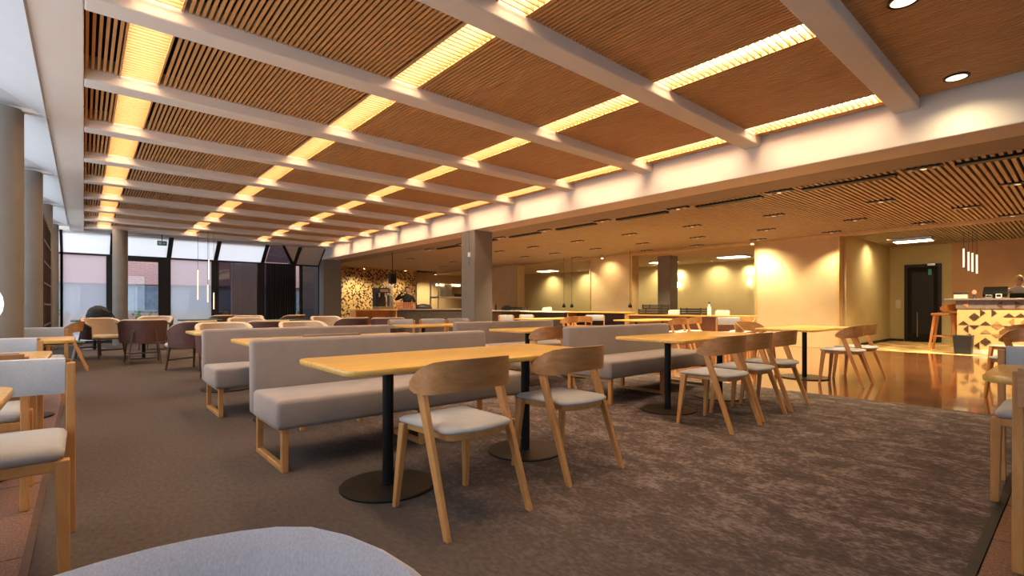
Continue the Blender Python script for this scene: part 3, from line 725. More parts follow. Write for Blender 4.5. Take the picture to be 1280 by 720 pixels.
# tub chairs round dark tables at the back
tubs = [
 ('brown tub chair with beige lining, leftmost, showing its inside', (0.30, 13.6), PI+0.6),
 ('brown tub chair seen from behind, middle of the three at left', (0.86, 11.85), 0.0),
 ('brown tub chair seen from behind, right of the three at left, turned aside', (1.42, 10.1), 0.6),
 ('beige-lined tub chair behind the left end of the far left bench', (1.60, 8.45), PI),
 ('brown tub chair back showing between two beige ones', (2.48, 9.6), 0.15),
 ('beige-lined tub chair behind the middle of the far left bench', (2.72, 8.35), PI),
 ('beige-lined tub chair farther back by the black curtain', (2.66, 11.8), PI),
 ('beige-lined tub chair before the narrow window beside the far column', (4.55, 12.3), PI),
 ('brown tub chair back right of the far left bench, left one', (4.55, 10.8), 0.2),
 ('brown tub chair back right of the far left bench, right one', (5.15, 10.2), -0.5),
 ('tub chair far back before the dark window, left one', (3.3, 14.6), PI-0.4),
 ('tub chair far back before the dark window, right one', (4.6, 15.2), 0.5),
 ('tub chair far back, brown, before the sheer curtain', (3.0, 16.0), 0.2),
 ('beige tub chair far back beside the exit door', (1.35, 15.3), PI-0.3),
]
for lab, (x, y), rz in tubs: TU.put(lab, (x, y, 0), rz)
RT = Proto(make_table(0.9, 0.9, (0.0,), 0.74, topm='green_top', name='lounge_table', grp='dark lounge tables', br=0.26))
RT.put('dark green-topped table among the brown tub chairs at left', (0.95, 12.95, 0))
RT.put('dark green-topped table far back before the sheer curtain', (2.3, 15.2, 0))
RT.put('dark lounge table among the tub chairs behind the far left bench', (2.55, 10.65, 0))
RT.put('dark lounge table far back before the black curtain', (4.0, 13.6, 0))
# pale rounded chair right before the lens
fg = make_tub('lilac', 'lilac', 'lounge_chair', 0.335, 0.80, 0.66, 'dark_wood', 'lilac lounge chairs', None, 0.07)
fg.location = (0.024, 0.424, 0); fg.rotation_euler = (0, 0, PI+0.35); fg['label'] = 'pale lilac-grey rounded chair back at the bottom edge, nearest the camera'

# ------------------------------------------------------------ bar at the right
t = thing('bar_counter', 'bar counter with cream and brown triangle tiles at the right edge', 'counter', (15.4, 2.0, 0))
B().box(0.0, 0.7, -5.0, 0.0, 0.0, 1.22).build('body', 'tile_cream', t)
B().box(-0.02, 0.0, -5.0, 0.02, 1.03, 1.22).build('upper_band', 'counter_stone', t)
B().box(-0.10, 0.75, -5.0, 0.22, 1.22, 1.262).build('counter_top', 'counter_stone', t, False, 0.006)
B().box(-0.05, 0.0, -5.0, 0.0, 0.0, 0.09).build('plinth', 'white_gloss', t)
random.seed(21); cs = 0.186; tri = []
sq = [(0, 0), (1, 0), (1, 1), (0, 1)]
for k in range(4):
    a, b_ = sq[k], sq[(k+1) % 4]; c_ = (0.5, 0.5)
    vs = [((0.012), -(p[0]-0.5)*cs*0.94, (p[1]-0.5)*cs*0.94) for p in (a, b_, c_)]
    tri.append([B().add([(-0.012, y, z) for _, y, z in vs] + [(0, y, z) for _, y, z in vs], [(0, 1, 2), (0, 1, 4, 3), (1, 2, 5, 4), (2, 0, 3, 5)]).mesh('tile', mm) for mm in ('tile_brown', 'tile_tan')])
for i in range(20):
    for j in range(6):
        for rep in range(1):
            if random.random() < 0.85:
                k = random.randint(0, 3); link('tile', tri[k][0 if random.random() < 0.7 else 1], t, (0.0 if j < 5 else -0.02, -0.11-cs*i, 0.19+cs*j))
def on_bar(name, label, cat, x, y): return thing(name, label, cat, (x, y, 1.262))
t = on_bar('cash_register', 'dark tilted point-of-sale screen on the bar counter', 'register', 15.75, 1.39)
B().hexa([(-0.16, -0.20, 0.10), (-0.10, -0.20, 0.03), (-0.10, 0.20, 0.03), (-0.16, 0.20, 0.10), (0.10, -0.20, 0.27), (0.12, -0.20, 0.24), (0.12, 0.20, 0.24), (0.10, 0.20, 0.27)]).build('screen', 'dark_plastic', t)
B().box(0.0, 0.14, -0.10, 0.10, 0.0, 0.20).build('stand', 'dark_plastic', t, False, 0.01)
t = on_bar('card_reader', 'white card reader before the dark screen on the bar counter', 'card reader', 15.5, 1.31)
B().box(-0.06, 0.06, -0.05, 0.05, 0, 0.10).build('body', 'white_gloss', t, False, 0.012); B().box(-0.062, -0.06, -0.035, 0.035, 0.03, 0.085).build('screen', 'dark_plastic', t)
t = on_bar('card_reader', 'grey card reader nearer the left end of the bar counter', 'card reader', 15.5, 1.47)
B().box(-0.05, 0.05, -0.06, 0.06, 0, 0.08).build('body', 'steel', t, False, 0.012); B().box(-0.052, -0.05, -0.04, 0.04, 0.03, 0.07).build('screen', 'dark_plastic', t)
t = on_bar('table_lamp', 'small red-lit ornament on the bar counter', 'ornament', 15.55, 1.72)
B().lathe([(0.05, 0), (0.05, 0.01), (0.02, 0.03), (0.018, 0.10)], n=16).build('foot', 'dark_plastic', t, True); B().lathe([(0.018, 0.10), (0.04, 0.13), (0.03, 0.18), (0.0, 0.20)], n=16).build('shade', 'lamp_red', t, True)
t = on_bar('napkin_box', 'pale box with dark lid at the left end of the bar counter', 'box', 15.55, 1.95)
B().box(-0.08, 0.08, -0.12, 0.12, 0, 0.10).build('body', 'paper_white', t, False, 0.006); B().box(-0.085, 0.085, -0.125, 0.125, 0.10, 0.135).build('lid', 'dark_plastic', t, False, 0.006)
t = thing('bar_stool', 'tall orange-brown wooden bar stool beside the triangle-tiled counter', 'stool', (15.95, 2.30, 0))
for sx, sy in ((-1, -1), (1, -1), (-1, 1), (1, 1)):
    B().limb((sx*0.27, sy*0.255, 0), (sx*0.18, sy*0.16, 0.86), 0.045, 0.045, 0.058, 0.058).build('leg', 'stool_wood', t, False, 0.005)
for q in ((-0.20, 0.20, -0.205, -0.18, 0.28, 0.31), (-0.20, 0.20, 0.18, 0.205, 0.28, 0.31), (-0.205, -0.18, -0.2, 0.2, 0.34, 0.37), (0.18, 0.205, -0.2, 0.2, 0.34, 0.37)): B().box(*q).build('footrest', 'stool_wood', t)
pad_mesh(B(), rrect(-0.25, 0.25, -0.24, 0.24, 0.09, 5), 0.855, 0.92, 0.04).build('seat', 'stool_wood', t, True)
rings = []
for i in range(17):
    a = math.radians(-100+200*i/16); r = 0.265; x, y = r*math.sin(a), -r*math.cos(a); k = 1-abs(i-8)/8
    rings.append([(x*0.93, y*0.93, 0.98-0.02*k), (x, y, 0.98-0.02*k), (x*1.05, y*1.05, 1.06+0.10*k**0.5), (x*0.99, y*0.99, 1.06+0.10*k**0.5)])
B().loft(rings).build('backrest', 'stool_wood', t, 'auto')
for sx in (-1, 1): B().limb((sx*0.2, 0.0, 0.88), (sx*0.255, -0.02, 1.03), 0.03, 0.04, 0.022, 0.04).build('back_post', 'stool_wood', t)
t = thing('waste_bin', 'black square bin on the floor before the tiled bar', 'bin', (15.14, 1.86, 0))
B().hexa([(-0.14, -0.14, 0), (0.14, -0.14, 0), (0.14, 0.14, 0), (-0.14, 0.14, 0), (-0.165, -0.165, 0.40), (0.165, -0.165, 0.40), (0.165, 0.165, 0.40), (-0.165, 0.165, 0.40)]).build('body', 'dark_plastic', t, False, 0.012)
B().box(-0.17, 0.17, -0.17, 0.17, 0.40, 0.425).build('rim', 'dark_plastic', t, False, 0.006)
for i, (y, z0) in enumerate(((2.02, 2.05), (1.93, 1.96), (1.86, 1.93), (1.78, 1.88))):
    t = thing('tube_pendant', 'slim lit tube pendant over the bar, %s from the left' % ORD[i], 'pendant lamp', (16.5, y, z0), 0, 'tube pendants over the bar')
    B().tube([(0, 0, 0), (0, 0, 0.46)], 0.018, 10).build('tube', 'lamp_tube', t); B().tube([(0, 0, 0.46), (0, 0, 2.95-z0)], 0.004, 6).build('cord', 'black_metal', t)
t = thing('ceiling_panel_light', 'bright ceiling light panel before the olive wall above the black door', 'ceiling light', (17.0, 3.1, 2.86))
B().box(-0.25, 0.25, -0.42, 0.42, -0.02, 0.06).build('frame', 'steel', t)
for k in range(8): B().box(-0.22, 0.22, -0.40+0.1*k+0.01, -0.40+0.1*k+0.09, -0.03, -0.02).build('diffuser', 'lamp_warm', t)
# inner room lights, sconces
for i, (x, y) in enumerate(((17.4, 8.2), (17.4, 13.5), (17.4, 11.0), (17.4, 17.5))):
    t = thing('ceiling_panel_light', ['glowing ceiling panel in the room between the two tan panels', 'glowing ceiling panel in the room left of the middle tan panel', 'glowing ceiling panel hidden by the square grey column', 'glowing ceiling panel at the far left of the back room'][i], 'ceiling light', (x, y, 2.85), 0, 'back room ceiling panels')
    B().box(-0.32, 0.32, -0.5, 0.5, -0.03, 0.02).build('frame', 'white_gloss', t); B().box(-0.28, 0.28, -0.46, 0.46, -0.04, -0.03).build('diffuser', 'lamp_warm', t)
for y, lab in ((11.4, 'lit wall sconce beside the square grey column'), (8.44, 'lit wall sconce beside the wide tan panel'), (14.9, 'lit wall sconce in the niche left of the middle tan panel')):
    t = thing('wall_sconce', lab, 'wall lamp', (19.3, y, 2.0), 0, 'wall sconces')
    B().box(-0.03, 0, -0.05, 0.05, -0.06, 0.06).build('back_plate', 'steel', t); B().lathe([(0.05, -0.12), (0.07, 0.0), (0.05, 0.12)], (-0.09, 0, 0), 14).build('shade', 'lamp_warm', t, True)
    spot(t, (-0.25, 0, 0.5), 30, 150, 1.0, (0, math.radians(-55), 0))
# spots washing the tan panels
for x, y, w_, lab in ((13.95, 6.05, 190, 'bright spotlight washing the left edge of the wide tan panel'), (14.1, 11.4, 50, 'spotlight on the middle tan panel')):
    t = thing('wall_washer', lab, 'spotlight', (x, y, 2.86), 0, 'wall washing spots')
    B().lathe([(0.035, -0.06), (0.04, 0.07)], n=14).build('spot_head', 'steel', t, True); B().lathe([(0.0, -0.061), (0.033, -0.061)], n=14).build('lens', 'lamp_warm', t)
    spot(t, (0, 0, -0.08), w_, 130, 0.9, (0, math.radians(-25), 0))
for (x, y, z0, lab) in ((13.75, 12.36, 1.03, 'thin black pendant left of the middle tan panel, left one'), (13.75, 12.05 + 0.5, 1.03, 'thin black pendant left of the middle tan panel, right one'), (13.75, 9.95, 1.03, 'thin black pendant right of the middle tan panel')):
    t = thing('pendant_lamp', lab, 'pendant lamp', (x, y if 'left one' not in lab else 12.95, z0), 0, 'thin black pendants')
    B().lathe([(0.0, 0), (0.06, 0.02), (0.07, 0.06), (0.03, 0.14), (0.01, 0.18)], n=14).build('shade', 'black_metal', t, True); B().tube([(0, 0, 0.18), (0, 0, 2.95-z0)], 0.006, 6).build('cord', 'black_metal', t)
for i, (x, z0, z1) in enumerate(((2.42, 1.27, 2.10), (2.70, 1.85, 2.42), (2.69, 1.20, 1.70), (2.86, 1.0, 1.48))):
    t = thing('tube_pendant', 'slim lit tube pendant before the far windows, %s' % ['leftmost', 'upper of the middle pair', 'lower of the middle pair', 'rightmost and lowest'][i], 'pendant lamp', (x, 16.3 + 0.1*i, z0), 0, 'tube pendants before the windows')
    B().tube([(0, 0, 0), (0, 0, z1-z0)], 0.014, 10).build('tube', 'lamp_tube', t); B().tube([(0, 0, z1-z0), (0, 0, 3.32-z0)], 0.004, 6).build('cord', 'black_metal', t)
t = thing('globe_lamp', 'white globe lamp cut by the left edge of the photo', 'lamp', (-0.712, 5.75, 1.10))
B().lathe([(0.22*math.sin(PI*i/12), -0.22*math.cos(PI*i/12)) for i in range(13)], n=24).build('globe', 'globe_white', t, True); B().tube([(0, 0, 0.21), (0, 0, 2.4)], 0.006, 6).build('cord', 'black_metal', t)

# ------------------------------------------------------------ service counters
def counter(name, label, x0, x1, y0, y1, h, body, top, shelf=False):
    t = thing(name, label, 'counter', ((x0+x1)/2, (y0+y1)/2, 0)); a, b_ = (x1-x0)/2, (y1-y0)/2
    if shelf:
        B().box(-a, a, -b_, -b_+0.04, 0, h-0.04).build('side_panel', body, t); B().box(-a, a, b_-0.04, b_, 0, h-0.04).build('side_panel', body, t)
        B().box(a-0.03, a, -b_, b_, 0, h-0.04).build('back_panel', 'counter_dark', t); B().box(-a, a, -b_+0.04, b_-0.04, 0.4, 0.43).build('shelf_board', body, t)
    else: B().box(-a+0.03, a-0.02, -b_+0.02, b_-0.02, 0, h-0.04).build('body', body, t, False, 0.004)
    B().box(-a-0.02, a, -b_-0.02, b_+0.02, h-0.04, h).build('counter_top', top, t, False, 0.004)
    return t
counter('wall_counter', 'dark low wall counter just right of the large grey column', 12.9, 13.4, 14.5, 16.9, 0.92, 'dark_wood', 'white_gloss')
counter('wall_counter', 'low wall counter with pale top left of the middle tan panel', 12.9, 13.4, 12.1, 14.4, 0.90, 'counter_dark', 'paper_white')
counter('wall_counter', 'open pale oak wall counter under the middle tan panel', 12.9, 13.4, 9.5, 12.0, 0.90, 'oak', 'oak_top', True)
counter('service_counter', 'service counter with trays left of the wide tan panel', 12.6, 13.2, 5.6, 9.2, 0.84, 'brown_front', 'oak_top')
def crate(label, x, y, z, sx, sy, h, mm='dark_plastic'):
    t = thing('tray_crate', label, 'crate', (x, y, z), 0, 'black crates on the counters')
    B().box(-sx, sx, -sy, sy, 0, 0.015).build('bottom', mm, t)
    for k in range(3):
        z0 = 0.015 + (h-0.015)*k/3; z1 = z0 + (h-0.015)/3*0.72
        B().box(-sx, -sx+0.015, -sy, sy, z0, z1).box(sx-0.015, sx, -sy, sy, z0, z1).box(-sx+0.015, sx-0.015, -sy, -sy+0.015, z0, z1).box(-sx+0.015, sx-0.015, sy-0.015, sy, z0, z1).build('rail', mm, t)
    for a in (-1, 1):
        for b_ in (-1, 1): B().box(a*(sx-0.02)-0.012, a*(sx-0.02)+0.012, b_*(sy-0.02)-0.012, b_*(sy-0.02)+0.012, 0.01, h).build('corner_post', mm, t)
crate('black crate on the service counter, lower one of the stack at left', 12.9, 8.5, 0.84, 0.2, 0.40, 0.16)
crate('black crate on the service counter, upper one of the stack at left', 12.9, 8.42, 1.0, 0.2, 0.34, 0.14)
crate('black open box on the service counter right of the white napkins', 12.9, 7.2, 0.84, 0.18, 0.32, 0.20)
crate('black crate on the dark counter right of the large grey column', 13.15, 14.9, 0.92, 0.18, 0.40, 0.14)
def napkins(label, x, y, z):
    t = thing('napkin_stack', label, 'napkins', (x, y, z), 0, 'napkins on the service counter')
    for k in range(5): B().box(-0.10+0.01*(k % 2), 0.10, -0.13, 0.13-0.015*(k % 3), 0.028*k, 0.028*k+0.024).build('napkin', 'paper_white', t, False, 0.006)
    B().box(-0.12, -0.11, -0.14, 0.14, 0, 0.12).box(0.11, 0.12, -0.14, 0.14, 0, 0.12).box(-0.12, 0.12, -0.14, 0.14, -0.001, 0.0).build('holder', 'white_gloss', t)
napkins('white napkin stack between the black crates on the service counter', 12.85, 7.75, 0.842)
napkins('white paper stack on the pale-topped wall counter', 13.1, 13.2, 0.902)
napkins('second white paper stack at the right end of the service counter', 12.85, 6.35, 0.842)
def bottle(label, x, y, z, mm, s=1.0):
    t = thing('bottle', label, 'bottle', (x, y, z), 0, 'bottles on the counters')
    B().lathe([(0.04*s, 0), (0.042*s, 0.02*s), (0.042*s, 0.15*s), (0.016*s, 0.21*s), (0.015*s, 0.25*s)], n=16).build('body', mm, t, 'auto'); B().lathe([(0.018*s, 0.25*s), (0.018*s, 0.28*s), (0.0, 0.285*s)], n=12).build('cap', 'dark_plastic', t)
bottle('white bottle on the service counter beside the napkins', 12.85, 6.72, 0.84, 'white_gloss', 1.25)
bottle('dark bottle on the wall counter beside the large grey column, left one', 13.1, 16.6, 0.92, 'dark_plastic', 1.2)
bottle('dark bottle on the wall counter beside the large grey column, right one', 13.1, 16.25, 0.92, 'dark_plastic', 1.0)
def lump(name, label, cat, x, y, z, sx, sy, sz, mm, seed, strap=True):
    random.seed(seed); t = thing(name, label, cat, (x, y, z)); prof = []
    rings = []
    for k in range(7):
        u = k/6; r = math.sqrt(max(0.02, 1-(u*0.98)**2.6))
        rings.append([(sx*r*math.cos(2*PI*i/16)*(1+0.10*random.uniform(-1, 1)), sy*r*math.sin(2*PI*i/16)*(1+0.10*random.uniform(-1, 1)), sz*u) for i in range(16)])
    B().loft(rings).build('body', mm, t, True)
    if strap: B().tube([(sx*0.3, -sy*0.6, sz*0.75), (sx*0.9, -sy*0.9, sz*0.55), (sx*1.25, -sy*0.5, sz*0.2), (sx*1.3, 0, 0.02)], 0.018, 8).build('strap', 'dark_plastic', t)
lump('backpack', 'black backpack lying on a dark table before the left window', 'bag', 0.27, 16.3, 0.74, 0.25, 0.2, 0.36, 'cloth_black', 4)
RT.put('dark table under the black backpack before the left window', (0.2, 16.3, 0))
lump('coat_pile', 'dark bundle on the wall counter right of the large grey column', 'bundle', 13.15, 15.6, 0.92, 0.18, 0.28, 0.2, 'cloth_black', 8, False)
# coffee bar
counter('coffee_counter', 'dark coffee bar counter left of the large grey column', 6.8, 11.2, 14.2, 14.9, 1.0, 'counter_dark', 'counter_stone')
t = thing('console', 'pale oak console with open recess left of the coffee bar', 'console', (6.4, 13.6, 0))
for s_ in (-1, 1): B().box(s_*0.62-0.02, s_*0.62+0.02, -0.2, 0.2, 0, 0.96).build('side_panel', 'oak', t)
B().box(-0.66, 0.66, -0.22, 0.22, 0.96, 1.0).build('top', 'oak_top', t); B().box(-0.6, 0.6, 0.17, 0.2, 0.1, 0.96).build('back_panel', 'stool_wood', t); B().box(-0.6, 0.6, -0.2, 0.17, 0.5, 0.53).build('shelf_board', 'oak', t)
t = thing('coffee_machine', 'tall dark coffee machine at the left end of the coffee bar', 'coffee machine', (7.12, 14.62, 1.0))
B().box(-0.18, 0.18, -0.2, 0.22, 0, 0.08).build('base', 'steel', t); B().box(-0.18, 0.18, 0.0, 0.22, 0.08, 0.6).build('body', 'dark_plastic', t, False, 0.01)
B().box(-0.19, 0.19, -0.22, 0.23, 0.5, 0.66).build('head', 'dark_plastic', t, False, 0.015); B().box(-0.14, 0.14, -0.235, -0.22, 0.53, 0.62).build('front_panel', 'steel', t)
for x in (-0.1, 0.1): B().cyl(x, -0.1, 0.38, 0.5, 0.02, 12).build('spout', 'steel', t)
t = thing('coffee_grinder', 'white-topped coffee grinder beside the tall coffee machine', 'coffee grinder', (7.50, 14.74, 1.0))
B().box(-0.07, 0.07, -0.1, 0.1, 0, 0.45).build('body', 'steel', t, False, 0.01); B().lathe([(0.03, 0.45), (0.05, 0.5), (0.11, 0.72), (0.11, 0.76), (0, 0.77)], n=16).build('hopper', 'white_gloss', t, True)
t = thing('copper_basket', 'copper wire basket on the front of the coffee bar', 'basket', (7.86, 14.36, 1.0))
B().box(-0.28, 0.28, -0.12, 0.12, 0, 0.012).build('bottom', 'terracotta_pot', t)
for k in range(13):
    x = -0.27+0.045*k; B().box(x-0.012, x+0.012, -0.125, -0.115, 0, 0.2).build('rib', 'terracotta_pot', t); B().box(x-0.012, x+0.012, 0.115, 0.125, 0, 0.2).build('rib', 'terracotta_pot', t)
B().box(-0.285, 0.285, -0.13, -0.11, 0.19, 0.21).box(-0.285, 0.285, 0.11, 0.13, 0.19, 0.21).build('rim', 'terracotta_pot', t)
t = thing('display_case', 'steel and glass display case on the coffee bar beside the grey column', 'display case', (9.75, 14.55, 1.0))
for sx in (-1, 1):
    for sy in (-1, 1): B().box(sx*0.7-0.02, sx*0.7+0.02, sy*0.25-0.02, sy*0.25+0.02, 0, 0.85).build('post', 'steel', t)
B().box(-0.72, 0.72, -0.27, 0.27, 0.36, 0.42).build('shelf_board', 'steel', t); B().box(-0.72, 0.72, -0.27, 0.27, 0.85, 0.88).build('top', 'steel', t)
B().box(-0.35, -0.05, -0.1, 0.2, 0.42, 0.84).build('drawer_tower', 'steel', t); B().box(-0.68, 0.68, -0.262, -0.256, 0.42, 0.84).build('glass_front', 'glass', t)
B().box(-0.5, 0.5, 0.2, 0.23, 0.80, 0.84).build('light_strip', 'lamp_warm', t)
crate('dark tray of pastries on the display shelf beside the grey column', 10.15, 14.5, 1.42, 0.22, 0.15, 0.10)
lump('tray_pile', 'pile of dark pans behind the basket on the coffee bar', 'pans', 8.62, 14.55, 1.0, 0.32, 0.2, 0.16, 'dark_plastic', 12, False)
t = thing('speaker_box', 'black box speaker on a bracket above the coffee machine', 'speaker', (8.02, 15.6, 1.86))
B().box(-0.11, 0.11, -0.1, 0.1, 0, 0.34).build('cabinet', 'dark_plastic', t, False, 0.01); B().cyl(0, 0, 0.34, 1.15, 0.012, 8).build('hanging_rod', 'black_metal', t); B().box(-0.09, 0.09, -0.106, -0.1, 0.03, 0.31).build('grille', 'black_metal', t)
for x, y, w_ in ((9.7, 21.6, 260), (11.8, 21.6, 170), (14.5, 23.2, 330)):
    t = thing('wall_washer', 'spotlight washing the triangle-tiled wall, at x%d' % int(x) if False else ['spotlight on the left of the triangle-tiled wall', 'spotlight on the right of the triangle-tiled wall', 'spotlight in the corner right of the triangle-tiled wall'][(x > 10) + (x > 14)], 'spotlight', (x, y, 2.86), 0, 'spots over the coffee bar')
    B().lathe([(0.035, -0.06), (0.04, 0.13)], n=14).build('spot_head', 'steel', t, True); B().lathe([(0.0, -0.061), (0.033, -0.061)], n=14).build('lens', 'lamp_warm', t)
    spot(t, (0, 0, -0.08), w_, 120, 0.8, (math.radians(18), 0, 0))

for i, (x, y) in enumerate(((9.6, 17.2), (11.6, 17.2), (9.2, 12.4), (12.6, 19.5))):  # spot modules added outside the grid to brighten the coffee bar area
    r_ = pm.put('added triple spotlight to brighten the coffee bar, %s' % ['near left', 'near right', 'before the counter', 'far right'][i], (x, y, Z_LOW), 0, 'triple spots in the slatted ceiling')
    spot(r_, (0, 0, -0.06), DOWN_W, 120, 0.8)
for i, y in enumerate((7.2, 9.7, 12.3, 14.6, 16.6, 19.0)):
    t = thing('recessed_spot', 'recessed spot washing the olive back wall, %s from the right' % ORD[i], 'spotlight', (18.75, y, 2.865), 0, 'recessed spots along the olive wall')
    B().lathe([(0.07, 0.0), (0.07, 0.012), (0.05, 0.012), (0.05, 0.0)], n=16, caps=False).build('rim', 'white_gloss', t); B().lathe([(0.0, 0.004), (0.05, 0.004)], n=16, caps=False).build('lens', 'lamp_soft', t)
    spot(t, (0, 0, -0.01), 110, 130, 0.9, (0, math.radians(-18), 0))
t = thing('recessed_spot', 'recessed spot washing the olive partition wall left of the door', 'spotlight', (16.8, 3.6, 2.92), 0, 'recessed spots along the olive wall')
B().lathe([(0.07, -0.01), (0.07, 0.0), (0.05, 0.0), (0.05, -0.01)], n=16, caps=False).build('rim', 'white_gloss', t); B().lathe([(0.0, -0.004), (0.05, -0.004)], n=16, caps=False).build('lens', 'lamp_soft', t)
spot(t, (0, 0, -0.02), 70, 130, 0.9, (math.radians(22), 0, 0))
for i, (x, y) in enumerate(((14.2, 1.0), (14.2, -0.6), (17.6, 0.6))):  # further added modules, put in to light the bar front and wall
    r_ = pm.put('added triple spotlight to brighten the bar, %s' % ['before the left end', 'before the right end', 'behind the counter'][i], (x, y, Z_LOW), 0, 'triple spots in the slatted ceiling')
    spot(r_, (0, 0, -0.06), 260, 130, 0.9)

# ------------------------------------------------------------ people
def person(label, loc, rz, joints, edges, top, legs, hairm, bald_z=None, tie=False):
    """joints: name -> ((x,y,z), radius). Body grows as one skin surface; head is shaped from its own rings and joined."""
    names = list(joints); idx = {n: i for i, n in enumerate(names)}
    me = bpy.data.meshes.new('body_cage'); me.from_pydata([joints[n][0] for n in names], [(idx[a], idx[b]) for a, b in edges], [])
    o = bpy.data.objects.new('body_cage', me); COL.objects.link(o)
    sk = o.modifiers.new('skin', 'SKIN'); ss = o.modifiers.new('sub', 'SUBSURF'); ss.levels = 1
    for i, n in enumerate(names):
        r = joints[n][1]; me.skin_vertices[0].data[i].radius = r if isinstance(r, tuple) else (r, r)
    me.skin_vertices[0].data[idx['pelvis']].use_root = True
    dg = bpy.context.evaluated_depsgraph_get(); body = bpy.data.meshes.new_from_object(o.evaluated_get(dg)); bpy.data.objects.remove(o)
    for mm in (top, legs, 'skin'): body.materials.append(M[mm])
    hand = [Vector(joints[n][0]) for n in names if n.startswith(('hand', 'f'))]
    zp = joints['pelvis'][0][2]; zn = Vector(joints['neck'][0])
    for p in body.polygons:
        p.use_smooth = True; c_ = p.center
        if any((c_-h).length < 0.055 for h in hand) or (c_.z > zn.z-0.01 and (c_-zn).length < 0.2): p.material_index = 2
        elif c_.z < zp - 0.02 and abs(c_.y) < 0.4: p.material_index = 1
    t = thing('person', label, 'person', loc, rz)
    link('body', body, t)
    hc = Vector(joints['head'][0])
    rings = []
    for k in range(13):
        u = -1+2*k/12; r = math.sqrt(max(0.0, 1-u*u)); jaw = 1-0.22*max(0, -u)
        rings.append([(0.075*r*jaw*math.cos(2*PI*i/20), (0.095*r*math.sin(2*PI*i/20))*(1-0.05*max(0, -u))+(0.012 if u < 0 else 0), 0.118*u) for i in range(20)])
    hd = B().loft([[(hc.x+x, hc.y+y, hc.z+z) for x, y, z in r] for r in rings]).build('head', 'skin', t, True)
    B().add([(hc.x-0.013, hc.y+0.092, hc.z-0.03), (hc.x+0.013, hc.y+0.092, hc.z-0.03), (hc.x, hc.y+0.118, hc.z-0.028), (hc.x, hc.y+0.094, hc.z+0.012)], [(0, 1, 2), (0, 2, 3), (1, 3, 2), (0, 3, 1)]).build('nose', 'skin', hd, True)
    for s_ in (-1, 1):
        B().lathe([(0.0, -0.011), (0.011, -0.004), (0.011, 0.004), (0, 0.011)], (hc.x+s_*0.031, hc.y+0.082, hc.z+0.008), 10).build('eye', 'dark_plastic', hd, True)
        B().lathe([(0.0, -0.028), (0.012, -0.01), (0.014, 0.012), (0, 0.028)], (hc.x+s_*0.078, hc.y-0.004, hc.z), 8).build('ear', 'skin', hd, True)
    B().box(hc.x-0.022, hc.x+0.022, hc.y+0.084, hc.y+0.093, hc.z-0.058, hc.z-0.048).build('mouth', 'terracotta_pot', hd, False, 0.003)
    hr = []
    for k in range(9):
        u = k/8; a0 = 0.02+u*0.11
        r = math.sqrt(max(0.02, 1-(u*0.98)**2)); cut = 0.55 if u < 0.45 else 1
        hr.append([(hc.x+0.088*r*math.cos(2*PI*i/20), hc.y-0.012+0.108*r*math.sin(2*PI*i/20)*(cut if math.sin(2*PI*i/20) > 0 else 1), hc.z-0.005+0.135*u-(0.05 if (u == 0 and math.sin(2*PI*i/20) < 0.2) else 0)) for i in range(20)])
    B().loft(hr).build('hair', hairm, t, True)
    if tie: B().lathe([(0.0, -0.04), (0.04, -0.02), (0.045, 0.01), (0.0, 0.05)], (hc.x, hc.y-0.115, hc.z+0.05), 12).build('hair_knot', hairm, t, True)
    return t
def fingers(J, E, hand, d, side, up):
    """five short chains from the palm; d = pointing direction, side = across the palm, up = back of the hand"""
    h = Vector(J[hand][0]); d, side, up = Vector(d).normalized(), Vector(side).normalized(), Vector(up).normalized()
    for k, (off, ln) in enumerate(((-0.03, 0.075), (-0.010, 0.085), (0.010, 0.08), (0.03, 0.062))):
        a = h + side*off + d*0.045; b_ = a + d*ln*0.55 - up*0.008; c_ = b_ + d*ln*0.42 - up*0.022
        for nm, p in (('a', a), ('b', b_), ('c', c_)): J['f%s%d%s' % (hand, k, nm)] = (tuple(p), 0.009)
        E += [(hand, 'f%s%da' % (hand, k)), ('f%s%da' % (hand, k), 'f%s%db' % (hand, k)), ('f%s%db' % (hand, k), 'f%s%dc' % (hand, k))]
    a = h - side*0.045 + d*0.005; b_ = a - side*0.02 + d*0.035
    J['f%sTa' % hand] = (tuple(a), 0.011); J['f%sTb' % hand] = (tuple(b_), 0.009); E += [(hand, 'f%sTa' % hand), ('f%sTa' % hand, 'f%sTb' % hand)]
def base_body(lean=0.0, s=1.0):
    J = {'pelvis': ((0, 0, 0.95), (0.15, 0.11)), 'waist': ((0, 0.0+lean*0.2, 1.10), (0.13, 0.10)), 'chest': ((0, lean*0.6, 1.30), (0.16, 0.115)), 'collar': ((0, lean*0.9, 1.44), (0.10, 0.075)),
         'neck': ((0, lean*1.05, 1.52), 0.05), 'head': ((0, lean*1.25+0.01, 1.64), 0.05)}
    E = [('pelvis', 'waist'), ('waist', 'chest'), ('chest', 'collar'), ('collar', 'neck'), ('neck', 'head')]
    for n, s_ in (('L', -1), ('R', 1)):
        J['hip'+n] = ((s_*0.095, 0, 0.88), 0.085); J['knee'+n] = ((s_*0.10, 0.02, 0.49), 0.058); J['ankle'+n] = ((s_*0.10, -0.01, 0.085), 0.042); J['toe'+n] = ((s_*0.11, 0.15, 0.035), 0.034)
        J['sh'+n] = ((s_*0.19, lean*0.85, 1.40), 0.058)
        E += [('pelvis', 'hip'+n), ('hip'+n, 'knee'+n), ('knee'+n, 'ankle'+n), ('ankle'+n, 'toe'+n), ('collar', 'sh'+n)]
    return J, E
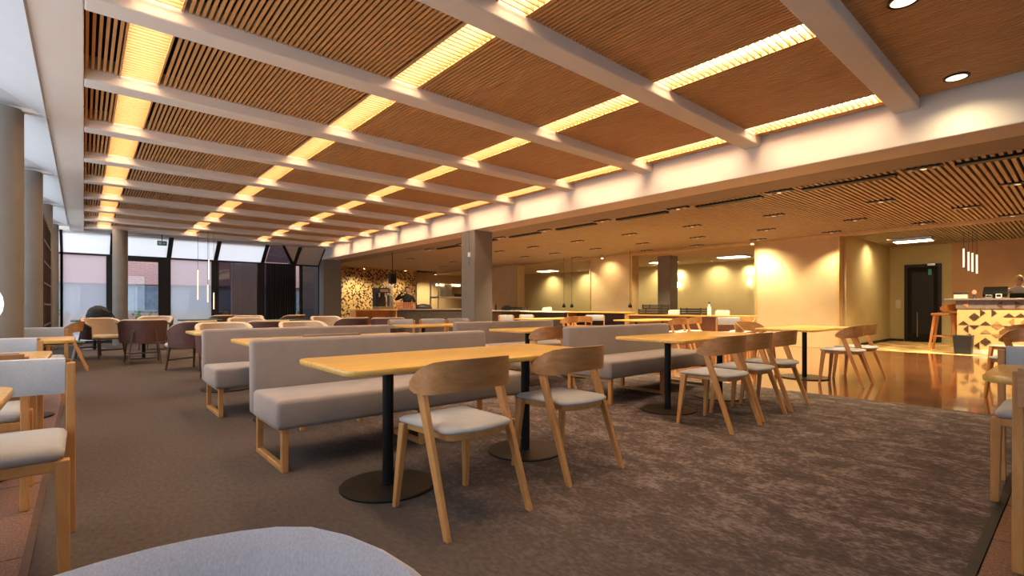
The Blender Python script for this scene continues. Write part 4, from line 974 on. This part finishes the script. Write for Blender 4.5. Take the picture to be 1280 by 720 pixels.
# cashier looking down behind the bar
J, E = base_body(0.12)
J['elR'] = ((0.27, 0.16, 1.13), 0.042); J['wrR'] = ((0.16, 0.40, 1.18), 0.030); J['handR'] = ((0.13, 0.46, 1.17), 0.032); E += [('shR', 'elR'), ('elR', 'wrR'), ('wrR', 'handR')]
J['elL'] = ((-0.27, 0.16, 1.13), 0.042); J['wrL'] = ((-0.16, 0.40, 1.18), 0.030); J['handL'] = ((-0.13, 0.46, 1.17), 0.032); E += [('shL', 'elL'), ('elL', 'wrL'), ('wrL', 'handL')]
fingers(J, E, 'handR', (-0.3, 1, 0), (1, 0.2, 0), (0, 0, 1)); fingers(J, E, 'handL', (0.3, 1, 0), (-1, 0.2, 0), (0, 0, 1))
p = person('blond cashier in white shirt and black apron looking down behind the bar', (16.75, 1.12, 0.05), PI/2+0.35, J, E, 'cloth_white', 'cloth_black', 'hair_blond', tie=True)
B().loft([[(x, 0.14+0.06*(1-(x/0.17)**2)+k*0.05, z) for x in [-0.17+0.34*i/8 for i in range(9)]] for k, z in ((0, 0.55), (0.0, 1.0), (0.7, 1.22), (1.3, 1.34))], False, False).build('apron', 'cloth_black', p, True).modifiers.new('thickness', 'SOLIDIFY').thickness = 0.01
B().box(14.0, 14.01, 0, 0.01, 0, 0.01) if False else None
st_ = struct(B().box(16.35, 18.2, -2.5, 1.95, 0.0, 0.05).build('floor_mat', 'counter_dark'))
# barista with a hand raised to the head
J, E = base_body(0.06)
J['elR'] = ((0.40, 0.06, 1.30), 0.044); J['wrR'] = ((0.20, 0.16, 1.52), 0.030); J['handR'] = ((0.145, 0.16, 1.58), 0.032); E += [('shR', 'elR'), ('elR', 'wrR'), ('wrR', 'handR')]
J['elL'] = ((-0.30, 0.10, 1.12), 0.044); J['wrL'] = ((-0.24, 0.34, 1.06), 0.030); J['handL'] = ((-0.23, 0.40, 1.05), 0.032); E += [('shL', 'elL'), ('elL', 'wrL'), ('wrL', 'handL')]
fingers(J, E, 'handR', (-0.2, -0.1, 1), (0, 1, 0), (1, 0, 0)); fingers(J, E, 'handL', (0.1, 1, -0.1), (-1, 0, 0), (0, 0, 1))
person('barista in black with one hand raised to the head behind the coffee bar', (8.45, 15.35, 0.0), PI-0.45, J, E, 'cloth_black', 'cloth_black', 'hair_dark')
